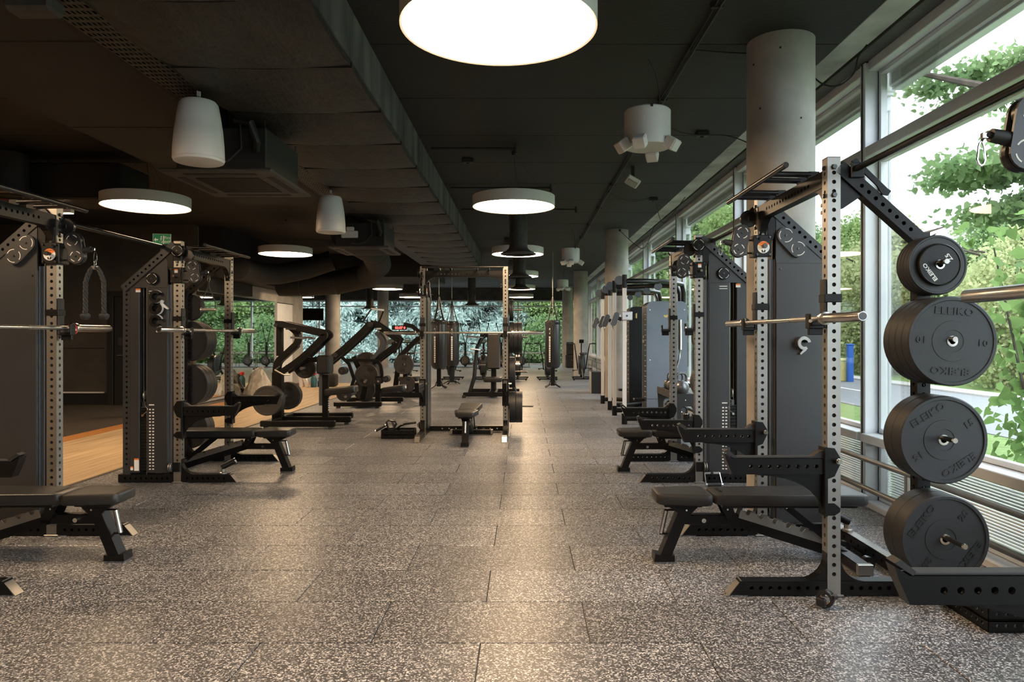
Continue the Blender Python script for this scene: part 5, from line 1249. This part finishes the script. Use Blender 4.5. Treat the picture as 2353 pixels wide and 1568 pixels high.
def row_machine():
    M = Mach('row_machine', 'black plate-loaded row machine with chest pad beside the wood lane', 'gym machine', -3.4, 11.2)
    for y, a, b in ((-.55,-.55,.57),(.0,-.47,.67),(.55,-.6,.57)):
        f = M.P(G().box(a,b,y-.04,y+.04,.035,.125,.012), 'base_rail'); M.P(G().box(b-.1,b-.04,y-.03,y+.03,0,.036,.004), 'rubber_foot', 'black_rubber', f); M.P(G().box(a+.05,a+.11,y-.03,y+.03,0,.036,.004), 'rubber_foot', 'black_rubber', f)
    M.P(G().box(-.52,-.40,-.58,.58,.04,.12,.01), 'cross_rail')
    M.poly([(-.48,.1),(-.48,.82)], 0, .15, 'rear_post', 'black_powder', .13)
    M.poly(M.curve([(-.5,.8),(-.47,.98),(-.33,1.12),(-.18,1.26)]), 0, .10, 'post_bend', dep=.12)
    M.poly([(-.45,1.08),(-.45,1.58)], 0, .085, 'mast', dep=.1)
    M.poly(M.curve([(-.46,1.02),(-.30,1.14),(-.18,1.28),(-.17,1.42),(-.30,1.54),(-.42,1.58)]), 0, .075, 'curved_arm', dep=.14)
    for y in (-.15,.15):
        M.poly([(-.47,1.58),(-.36,1.575),(.27,1.43)], y, .10, 'top_lever', dep=.06); M.poly(M.curve([(.23,1.46),(.30,1.41),(.24,1.34),(-.05,1.06),(-.37,.83)],5), y, .09, 'press_arm', dep=.07)
        M.tube([(.0,y,1.36),(.02,y*1.8,1.36),(-.18,y*2.2,1.37)], .017, 'grip', 'steel'); M.tube([(-.40,y,.92),(-.42,y*2.0,.87),(-.27,y*2.3,.80),(-.18,y*2.3,.80)], .013, 'lower_grip', 'steel')
        M.P(G().box(-.30,-.14,y+(.031 if y > 0 else -.034),y+(.034 if y > 0 else -.031),1.49,1.52), 'badge', 'tray_metal')
    M.P(G().cyl((-.45,-.2,1.56),(-.45,.2,1.56),.03,n=16), 'pivot', 'dark_steel')
    M.poly([(.27,.1),(.27,.78)], 0, .09, 'seat_post', dep=.07); M.poly([(.20,.3),(.20,1.05)], 0, .055, 'pad_post', 'rail_grey', .06)
    M.padb(.16,.36,-.14,.14,.80,1.09, 'chest_pad'); M.P(G().box(-.15,.2,-.03,.03,.98,1.06,.006), 'pad_beam')
    T = Matrix.Translation((.52,0,.53)) @ Matrix.Rotation(R(-6),4,'Y'); g = G(T); pad(g, rrect(-.24,.24,-.16,.16,.05), -.05,.06,.02); st = M.P(g, 'seat', 'vinyl'); M.P(G(T).box(.236,.244,-.07,.07,-.015,.03,.002), 'seat_label', 'tray_metal', st)
    M.P(G().box(.24,.34,-.05,.05,.44,.50,.006), 'seat_bracket'); g = G(); [g.box(.318,.322,-.03,.03,.22+.035*i,.238+.035*i) for i in range(6)]; M.P(g, 'height_scale', 'cream_print')
    for y, z in ((-.36,.42),(.36,.42),(.25,.88)):
        M.P(G().cyl((-.46 if z < .8 else -.12,0 if z < .8 else .0,z),(-.46 if z < .8 else -.12,y*1.5,z),.025,n=14), 'plate_horn', 'steel')
    iron((-3.86,10.80,.42), 1.0, 4, 'iron plate on the near side of the row machine'); iron((-3.86,11.56,.42), 1.0, 3, 'iron plate on the lane side of the row machine', 1); iron((-3.52,11.42,.88), .75, 2, 'iron plate above the seat of the row machine', 1)
row_machine()
def pulldown():
    M = Mach('pulldown_machine', 'black plate-loaded pulldown machine with long raised lever arms', 'gym machine', -3.05, 14.2)
    for y, a, b in ((-.5,-.62,.30),(.5,-.62,.55)): 
        f = M.P(G().box(a,b,y-.04,y+.04,.035,.125,.012), 'base_rail'); [M.P(G().box(x,x+.07,y-.03,y+.03,0,.036,.004), 'rubber_foot', 'black_rubber', f) for x in (a+.05,b-.12)]
    M.P(G().box(-.25,.1,-.5,.5,.04,.12,.01), 'cross_rail'); M.poly([(.22,.1),(.22,.62)], -.45, .09, 'seat_post', dep=.08)
    for y in (-.22,.1):
        M.poly(M.curve([(-1.0,.72),(-.75,.93),(-.5,1.13),(-.1,1.5),(.02,1.64)],4), y, .13, 'lever_arm', dep=.07); M.P(G().cyl((-.66,y-.05,1.02),(-.66,y+.05,1.02),.045,n=16), 'lever_bolt', 'tray_metal')
        M.poly([(.0,1.66),(.10,1.62),(.57,1.30),(.50,1.20),(.05,.86)], y+.1, .11, 'frame_arm', dep=.07); M.poly(M.curve([(.12,1.46),(.24,1.30),(.20,1.12),(-.02,.86)],5), y+.05, .07, 'inner_frame', 'rail_grey', .06)
    M.P(G().cyl((.02,-.3,1.62),(.02,.3,1.62),.05,n=16), 'pivot', 'tray_metal')
    M.tube([(-.06,-.28,1.64),(-.10,-.30,1.68),(.06,-.32,1.92),(.27,-.15,1.90),(.12,.10,1.66)], .016, 'handle_frame'); M.tube([(.06,-.32,1.92),(.27,-.15,1.90)], .02, 'handle_grip', 'white_paint')
    M.P(G().box(.14,.24,-.06-.19,-.055-.19,1.52,1.55,.001), 'badge', 'cream_print')
    M.poly(M.curve([(-.45,.92),(.0,.92),(.22,.88),(.28,.70),(.28,.5)],5), -.4, .06, 'thigh_frame', dep=.06)
    M.poly(M.curve([(-.36,.98),(-.22,.7),(-.12,.45),(-.18,.1)],5), .0, .10, 'front_post', dep=.09); M.poly([(-.52,.98),(-.38,.85),(-.28,.55),(-.36,.3)], -.3, .06, 'side_link', dep=.05)
    for x, z in ((-.46,.72),(.24,.52),(.38,.56)):
        M.P(G().cyl((x,-.52,z),(x,-.30,z),.075 if z > .6 else .062,n=24), 'roller_pad', 'black_rubber'); M.P(G().cyl((x,-.535,z),(x,-.52,z),.02,n=12), 'roller_cap', 'chrome')
    T = Matrix.Translation((.52,-.35,.36)) @ Matrix.Rotation(R(-8),4,'Y'); g = G(T); pad(g, rrect(-.24,.22,-.16,.16,.05), -.05,.06,.02); st = M.P(g, 'seat', 'vinyl'); M.P(G(T).box(.216,.224,-.06,.06,-.015,.03,.002), 'seat_label', 'cream_print', st)
    M.P(G().cyl((-.4,-.5,.22),(-.4,.5,.22),.025,n=12), 'plate_horn', 'steel'); M.P(G().cyl((-.05,-.4,.5),(-.05,.5,.62),.025,n=12), 'plate_horn', 'steel')
    iron((-3.5,13.85,.27), .62, 3, 'small iron plate low on the pulldown machine'); iron((-3.28,14.55,.30), 1.0, 2, 'iron plate at the foot of the pulldown machine', 1); iron((-3.10,14.0,.62), 1.0, 2, 'iron plate in the middle of the pulldown machine'); iron((-3.25,14.6,.85), .95, 2, 'iron plate behind the levers of the pulldown machine', 1)
pulldown()
def seated_press():
    M = Mach('lever_machine', 'black lever machine with loaded arm behind the pulldown machine', 'gym machine', -3.0, 16.6)
    for y in (-.5,.5): M.P(G().box(-.6,.75,y-.04,y+.04,.0,.12,.012), 'base_rail')
    M.P(G().box(-.2,.0,-.5,.5,.02,.11,.01), 'cross_rail'); M.poly([(-.5,.1),(-.42,1.0),(-.3,1.2)], .2, .12, 'rear_post', 'rail_grey', .1); M.poly([(-.3,1.2),(.1,1.38)], .2, .1, 'top_beam', 'rail_grey', .1)
    M.poly([(.2,1.66),(.40,1.62),(.62,1.42),(.55,1.3)], -.1, .1, 'lever_arm', dep=.08); M.poly([(.0,.1),(.1,.9),(.55,1.35)], -.1, .11, 'front_post', dep=.1)
    for z in (1.2,1.05): g = G(); g.lathe([(0,-.07),(.05,-.05),(.07,0),(.05,.05),(0,.07)], (-.02,-.1,z), (0,0,1), 18); M.P(g, 'ball_grip', 'black_gloss')
    T = Matrix.Translation((.35,-.2,.40)); g = G(T); pad(g, rrect(-.24,.22,-.16,.16,.05), -.05,.06,.02); M.P(g, 'seat', 'vinyl'); M.P(G().box(.3,.4,-.25,-.15,.1,.36,.006), 'seat_post')
    M.P(G().cyl((.78,-.1,1.38),(.55,-.1,1.38),.025,n=12), 'plate_horn', 'steel')
    for i in range(2):
        o = dup(ip); ipn[0] += 1; o.location = (-3.0+.70+.05*i,16.5,1.38); o.rotation_euler = (0,0,R(90)); tag(o, 'iron plate on the raised arm of the rear lever machine, '+('inner','outer')[i], group=IPG)
    iron((-2.72,16.0,.75), .98, 3, 'iron plate beside the rear lever machine', 1); iron((-2.65,16.1,.30), .8, 1, 'iron plate low beside the rear lever machine', 1)
    M.P(G().cyl((.30,-.5,.75),(.30,-.65,.75),.025,n=12), 'plate_horn', 'steel'); M.P(G().box(.25,.35,-.5,-.4,.1,.8,.006), 'storage_post')
seated_press()
def chest_press():
    M = Mach('chest_press', 'black chest press with tall back pad beyond the aisle rack', 'gym machine', -.72, 16.6)
    M.P(G().box(-.66,.62,-.62,-.54,.03,.12,.01), 'base_rail'); M.P(G().box(-.10,.10,-.6,.6,.03,.12,.01), 'base_spine'); M.P(G().box(-.6,.6,.5,.6,.03,.12,.01), 'base_rail'); [M.P(G().box(x,x+.08,-.66,-.50,0,.06,.006), 'rubber_foot', 'black_rubber') for x in (-.68,.6)]
    T = Matrix.Translation((0,-.05,.62)) @ Matrix.Rotation(R(-9),4,'X'); M.padb(-.155,.155,-.05,.05,.0,.86, 'back_pad', T)
    text('PURE STRENGTH', .03, 'cream_print', M.o, (0,-.20,1.43), (R(81),0,0), 'pad_text', .0003, .0003)
    g = G(Matrix.Translation((0,-.3,.40))); pad(g, rrect(-.21,.21,-.2,.2,.05), -.06,.05,.02); M.P(g, 'seat', 'vinyl'); M.P(G().box(-.05,.05,-.28,-.18,.06,.36,.008), 'seat_post'); M.P(G().box(-.06,.06,.06,.16,.1,.9,.008), 'back_post')
    for s in (-1,1):
        M.P(G().tube([(s*.20,.1,1.42),(s*.30,.0,1.30),(s*.38,-.15,1.1),(s*.40,-.3,.8),(s*.42,-.45,.45),(s*.52,-.52,.1)], .045, 10), 'side_arm', 'black_powder'); M.P(G().tube([(s*.25,-.05,1.36),(s*.62,-.2,1.38)], .02, 10), 'handle', 'chrome'); M.P(G().tube([(s*.2,-.1,1.06),(s*.30,-.3,1.07),(s*.52,-.32,1.10)], .02, 10), 'handle', 'chrome')
        M.P(G().cyl((s*.2,.25,.72),(s*.62,.25,.72),.025,n=12), 'plate_horn', 'chrome')
    M.P(G().cyl((-.32,.1,1.40),(.32,.1,1.40),.04,n=14), 'top_pivot')
chest_press()
# ================================================================== PUNCH BAGS
def bag():
    o = thing('punch_bag', '', 'punch bag')
    g = G(); g.lathe([(0,.50),(.12,.51),(.18,.55),(.208,.62),(.208,1.74),(.195,1.79),(.16,1.815),(0,1.82)], n=36); g.build('bag', 'bag_leather', o)
    g = G(); g.lathe([(.208,1.70),(.211,1.70),(.211,1.76),(.205,1.765)], n=36); g.build('top_band', 'cloth_black', o)
    for a in (45,135,225,315): G().tube([(.17*math.cos(R(a)),.17*math.sin(R(a)),1.79),(.06*math.cos(R(a)),.06*math.sin(R(a)),2.15),(.0,0,2.48)], .012, 6).build('strap', 'cloth_black', o)
    g = G(); [g.tube([(.15*math.cos(R(a)),.15*math.sin(R(a)),1.8),(0,0,2.5)], .005, 5) for a in (0,90,180,270)]; g.cyl((0,0,2.48),(0,0,CEIL),.012,n=8); g.build('chain', 'steel', o)
    T = Matrix.Rotation(R(-25),4,'Z')
    g = G(T); n = 12; [g.add([(x,-.2095-.0,z) if False else (.2105*math.sin(th),-.2105*math.cos(th),z) for th, z in pts],[tuple(range(len(pts)))]) for pts in [[(.20*math.cos(2*PI*i/20)*.42*1.2, 1.52+.085*math.sin(2*PI*i/20)) for i in range(20)]]]; g.build('logo_disc', 'cream_print', o)
    g = G(T); g.tube([(.2125*math.sin(a),-.2125*math.cos(a),z) for a,z in ((-.06,1.475),(-.05,1.55),(.03,1.565),(.05,1.535),(0.0,1.515),(.06,1.47))], .007, 5); g.build('logo_mark', 'letter_black', o)
    g = G(T); rr = random.Random(2); z = 1.38
    while z > .72:
        h = rr.uniform(.03,.06); g.box(-.022,.022,-.2125,-.2095,z-h,z,.001); z -= h+.012
    g.build('side_lettering', 'cream_print', o)
    g = G(); g.box(-.05,.05,-.2125,-.205,1.66,1.75,.003); g.build('strap_patch', 'vent_edge', o)
    G().box(-.055,.055,-.055,.055,.05,.52,.006).build('floor_post', 'black_powder', o)
    for a in (35,145,215,325): G().beam((.05*math.cos(R(a)),.05*math.sin(R(a)),.10),(.24*math.cos(R(a)),.24*math.sin(R(a)),.012),.03,.025).build('floor_leg', 'black_powder', o); G().beam((.05*math.cos(R(a)),.05*math.sin(R(a)),.22),(.13*math.cos(R(a)),.13*math.sin(R(a)),.06),.015,.012).build('floor_brace', 'black_powder', o)
    return o
pb_ = bag(); pb_.location = (.765, 19.2, 0); tag(pb_, 'black punch bag standing alone between aisle and window columns', group='punch bags')
dup(pb_, (-2.27, 18.9, 0), 0, 'black punch bag behind the aisle rack, the nearer of two', 'punch bags')
dup(pb_, (-2.10, 20.6, 0), 30, 'black punch bag partly hidden behind another bag', 'punch bags')
# ================================================================== AIR BIKES, ERGS
def bike():
    o = thing('air_bike', '', 'exercise bike')
    P = lambda g, n, m='black_powder', par=o: g.build(n, m, par)
    for y, w_ in ((-.50,.30),(.42,.34)):
        f = P(G().box(-w_,w_,y-.025,y+.025,.035,.075,.008), 'foot_bar'); [P(G().cyl((s*w_*.85,y,0),(s*w_*.85,y,.036),.02,n=10), 'rubber_foot', 'black_rubber', f) for s in (-1,1)]
    P(G().tube([(0,-.5,.07),(0,-.35,.30),(0,.1,.32),(0,.42,.07)], .035, 10), 'frame'); P(G().tube([(0,.05,.3),(0,.2,.78)], .03, 10), 'seat_tube', 'rail_grey')
    g = G(); pad(g, [(.10*math.cos(2*PI*i/16)*(1.25 if math.sin(2*PI*i/16) > 0 else .6), .28+.15*math.sin(2*PI*i/16)) for i in range(16)], .80,.87,.015); P(g, 'saddle', 'vinyl')
    fn = P(G().lathe([(0,-.09),(.30,-.09),(.33,-.06),(.33,.06),(.30,.09),(0,.09)], (0,-.30,.47), (1,0,0), 32), 'fan_housing', 'dark_steel'); 
    g = G(); [g.lathe([(r_,-.094),(r_+.006,-.097),(r_+.012,-.094)], (0,-.30,.47), (1,0,0), 28) for r_ in (.06,.12,.18,.24,.30)]; [g.lathe([(r_,.094),(r_+.006,.097),(r_+.012,.094)], (0,-.30,.47), (1,0,0), 28) for r_ in (.06,.12,.18,.24,.30)]; P(g, 'fan_cage', 'black_gloss', fn)
    P(G().tube([(0,-.32,.8),(0,-.40,1.0),(0,-.34,1.18)], .02, 8), 'console_post'); c = P(G(Matrix.Translation((0,-.33,1.22)) @ Matrix.Rotation(R(-25),4,'X')).box(-.075,.075,-.02,.02,-.06,.06,.01), 'console'); P(G(Matrix.Translation((0,-.33,1.22)) @ Matrix.Rotation(R(-25),4,'X')).box(-.06,.06,-.022,-.0195,-.045,.045), 'console_screen', 'lcd', c)
    for s in (-1,1):
        P(G().tube([(s*.13,-.25,.33),(s*.16,-.2,.6),(s*.22,-.12,1.0),(s*.24,-.05,1.14),(s*.42,.0,1.15)], .018, 8), 'handle_arm'); P(G().cyl((s*.30,-.03,1.148),(s*.43,.0,1.15),.022,n=10), 'handle_grip', 'foam')
        P(G().tube([(s*.1,-.12,.33),(s*.16,-.12,.30 if s > 0 else .36),(s*.30,-.14,.30 if s > 0 else .36)], .014, 8), 'crank', 'dark_steel'); P(G().box(s*.24-.06 if s < 0 else s*.24,s*.24 if s < 0 else s*.24+.06,-.19,-.09,.27 if s > 0 else .33,.30 if s > 0 else .36,.004), 'pedal')
    return o
bk = bike(); bs = [(940,'beside the timer board'),(1039,'behind the aisle punch bags'),(1112,'behind the chest press pad'),(1190,'behind the aisle rack plates'),(1258,'behind the lone punch bag'),(1338,'in front of the third column')]
for i, (u, t) in enumerate(bs):
    X = (u-1205)*22.6/1634
    if i == 0: bk.location = (X,22.6,0); tag(bk, 'black fan bike '+t, group='fan bikes in a row')
    else: dup(bk, (X,22.6,0), 180 if i in (0,5) else 0, 'black fan bike '+t, 'fan bikes in a row')
def erg():
    o = thing('ski_trainer', '', 'ski trainer')
    P = lambda g, n, m='black_powder': g.build(n, m, o)
    P(G().box(-.42,.42,-.5,.25,0,.03,.008), 'platform', 'rail_grey'); P(G().lathe([(0,-.06),(.20,-.06),(.225,-.03),(.225,.04),(.2,.06),(0,.06)], (0,-.05,.29), (0,-1,0), 32), 'fan_disc', 'dark_steel'); P(G().lathe([(.15,.061),(.155,.064),(.2,.061)], (0,-.05,.29), (0,-1,0), 32), 'fan_ring', 'black_gloss')
    P(G().cyl((0,-.11,.29),(0,-.13,.29),.02,n=12), 'hub', 'chrome'); P(G().box(-.05,.05,.02,.1,.03,1.10,.01), 'post')
    for s in (-1,1): P(G().tube([(s*.02,.06,1.05),(s*.22,.06,1.92)], .017, 8), 'arm'); P(G().box(s*.22-.03,s*.22+.03,.0,.12,1.90,1.97,.008), 'arm_head', 'black_gloss'); P(G().tube([(s*.23,.0,1.92),(s*.25,-.02,1.75),(s*.26,-.02,1.72)], .006, 6), 'cord', 'cloth_black'); P(G().tube([(s*.36,-.1,.03),(s*.36,-.1,.55),(s*.30,-.1,.66),(s*.1,-.02,.72)], .014, 8), 'side_rail', 'rail_grey')
    return o
er = erg()
for i, u in enumerate((1024,1069,1111,1152,1197)):
    X = (u-1205)*31.8/1634; lb = 'tall ski trainer with V arms by the far glass, '+('leftmost of five','left of the press pad','behind the press pad','right of the press pad','rightmost of five')[i]
    if i == 0: er.location = (X,31.8,0); tag(er, lb, group='ski trainers along the far glass')
    else: dup(er, (X,31.8,0), 0, lb, 'ski trainers along the far glass')
# ================================================================== SMALL BACKGROUND THINGS
tm = thing('timer_board', 'black timer board with red glowing digits', 'timer', (-4.75, 27.0, 1.62)); G().box(-.28,.28,-.03,.03,0,.17,.006).build('case', 'wall_black', tm); text('02:07 0', .13, 'digit_red', tm, (.04,-.032,.075), (R(90),0,0), 'digits', .0004, .003); G().box(-.02,.02,-.01,.03,-1.62,0).build('stand_post', 'black_powder', tm); G().box(-.2,.2,-.15,.15,-1.62,-1.60,.004).build('stand_foot', 'black_powder', tm)
tv = thing('hanging_screen', 'dark flat screen hanging beside the left concrete column', 'screen', (-8.05, 27.0, 1.98), 10); G().box(-.41,.41,-.03,.03,0,.46,.006).build('bezel', 'wall_black', tv); G().box(-.395,.395,-.033,-.0301,.015,.445).build('display', 'screen_dark', tv); G().cyl((0,0,.46),(0,0,CEIL-1.98),.012,n=8).build('hanger', 'tray_metal', tv)
fr = thing('storage_rack', 'thin black open rack left of the aisle rack by the glass', 'rack', (-5.0, 31.5, 0))
for x in (-.55,.55): G().box(x-.025,x+.025,-.025,.025,0,1.15).build('post', 'black_powder', fr)
for z in (.06,1.1): G().box(-.55,.55,-.025,.025,z-.025,z+.025).build('rail', 'black_powder', fr)
for z in (.35,.7): G().box(-.25,.5,-.2,.2,1.1+z*.5-.02,1.1+z*.5).build('shelf', 'black_powder', fr)
def crate(x, y, z, label, w_=.5):
    o = thing('storage_crate', label, 'crate', (x,y,z)); G().box(-w_/2,w_/2,-.3,.3,0,.56,.03).build('body', 'cloth_black', o); G().box(-w_/2-.01,w_/2+.01,-.31,.31,.44,.50,.01).build('lid', 'wall_black', o); G().box(-.08,.08,-.325,-.305,.30,.34,.006).build('handle', 'vent_edge', o)
crate(2.1, 31.2, 0, 'lower dark crate beside the last column', .56); crate(2.1, 31.2, .56, 'upper dark crate stacked beside the last column')
dr = thing('dumbbell_rack', 'upright black dumbbell rack between crates and bike', 'rack', (2.32, 27.6, 0))
G().box(-.03,.03,-.03,.03,0,1.35,.004).build('post', 'black_powder', dr); [G().box(-.28,.1,-.2*s-.02,-.2*s+.02,0,.04,.004).build('foot', 'black_powder', dr) for s in (-1,1)]; G().box(-.3,.0,-.03,.03,1.32,1.36,.004).build('top_bar', 'black_powder', dr)
db = None
for i in range(7):
    z = .2+.155*i
    G().box(-.16,.0,-.05,.05,z-.02,z-.005).build('saddle', 'black_powder', dr)
    if db is None:
        db = thing('dumbbell', '', 'dumbbell', (0,0,0)); G().cyl((0,-.09,0),(0,.09,0),.014,n=10).build('grip', 'chrome', db)
        for s in (-1,1): G().cyl((0,s*.06,0),(0,s*.14,0),.052,n=8).build('head', 'black_rubber', db)
        o = db
    else: o = dup(db)
    o.location = (2.32-.09, 27.6, z+.048); tag(o, 'black dumbbell on the upright rack, '+ORD8[i]+' from the floor', group='dumbbells on the upright rack')
# things by the mirror
wb = thing('wrapped_bundle', 'crumpled pale plastic-wrapped bundle in front of the mirror', 'bundle', (-6.35, 17.0, 0))
rr = random.Random(4); vs = []; fs = []; n = 14; lv = [(0,.34),(.12,.33),(.28,.27),(.42,.2),(.52,.12),(.58,.10),(.62,.02)]
for z, r_ in lv: vs += [(r_*math.cos(2*PI*i/n)*rr.uniform(.78,1.15), r_*math.sin(2*PI*i/n)*rr.uniform(.78,1.15), z+rr.uniform(-.03,.03) if z else 0) for i in range(n)]
for j in range(len(lv)-1): fs += [(j*n+i, j*n+(i+1)%n, (j+1)*n+(i+1)%n, (j+1)*n+i) for i in range(n)]
fs.append(tuple(range((len(lv)-1)*n, len(lv)*n))); g = G(); g.add(vs, fs); g.build('wrap', 'wrap_plastic', wb); G().tube([(.0,0,.6),(.05,.02,.66),(.12,0,.62)], .02, 6).build('knot', 'wrap_plastic', wb)
for i, (dx, tilt) in enumerate(((0,8),(.16,17))):
    p_ = thing('pale_plank', 'pale board leaning by the mirror wall, '+('steeper one','flatter one')[i], 'board', (-6.06+dx, 19.35, 0)); T = Matrix.Rotation(R(-tilt),4,'Y'); G(T).box(-.04,.04,-.06,.06,.0,.52,.004).build('board', 'cream_print', p_); G(T).box(-.041,.041,-.061,.061,.49,.53,.003).build('end_cap', 'wall_black', p_)
def bottle(x, y, label, m, cap, h=.34):
    o = thing('spray_bottle', label, 'bottle', (x,y,0)); g = G(); g.lathe([(0,0),(.075,0),(.08,.02),(.08,h*.55),(.05,h*.7),(.03,h*.75),(.03,h*.8)], n=18); g.build('body', m, o); g = G(); g.lathe([(.05,h*.78),(.055,h*.8),(.055,h*.97),(.04,h),(0,h)], n=18); g.build('cap', cap, o); G().box(.02,.09,-.012,.012,h*.86,h*.92,.003).build('nozzle', cap, o)
bottle(-5.72, 19.3, 'dark blue bottle with red cap beside the leaning boards', 'teal_plastic', 'red_plastic', .42); bottle(-5.58, 19.45, 'short dark blue bottle behind the red-capped one', 'blue_plastic', 'wall_black', .26)
bgk = thing('kit_bag', 'dark kit bag on the lane behind the bottles', 'bag', (-5.35, 19.5, 0)); g = G(); pad(g, rrect(-.22,.22,-.15,.15,.07), 0,.36,.06); g.build('body', 'cloth_black', bgk); G().tube([(-.12,-.1,.34),(-.1,-.12,.46),(.1,-.12,.46),(.12,-.1,.34)], .012, 6).build('strap', 'cloth_black', bgk)
# medicine balls behind the second lane rack
for i, z in enumerate((.62,.34)):
    o = thing('medicine_ball', ('upper','lower')[i]+' dark ball on a stand behind the lane rack', 'ball', (-6.62, 12.4, z)); g = G(); g.lathe([(.14*math.sin(PI*k/12), -.14*math.cos(PI*k/12)) for k in range(13)], n=24); g.build('ball', 'black_rubber', o); g = G(); g.lathe([(.1405,-.004),(.142,0),(.1405,.004)], (0,0,0), (0,1,0), 24); g.build('seam', 'wall_black', o)
o = thing('ball_stand', 'slim dark stand holding two balls behind the lane rack', 'stand', (-6.62, 12.4, 0)); G().box(-.2,.2,-.15,.15,0,.02,.004).build('foot', 'black_powder', o); G().box(-.02,.02,.145,.175,0,.7,.003).build('post', 'black_powder', o)
for z in (.19,.47): g = G(); g.lathe([(.10,0),(.115,.006),(.10,.012)], (0,0,z), (0,0,1), 20, closed=True); g.build('ring', 'black_powder', o); G().box(-.015,.015,.1,.16,z,z+.012).build('ring_arm', 'black_powder', o)
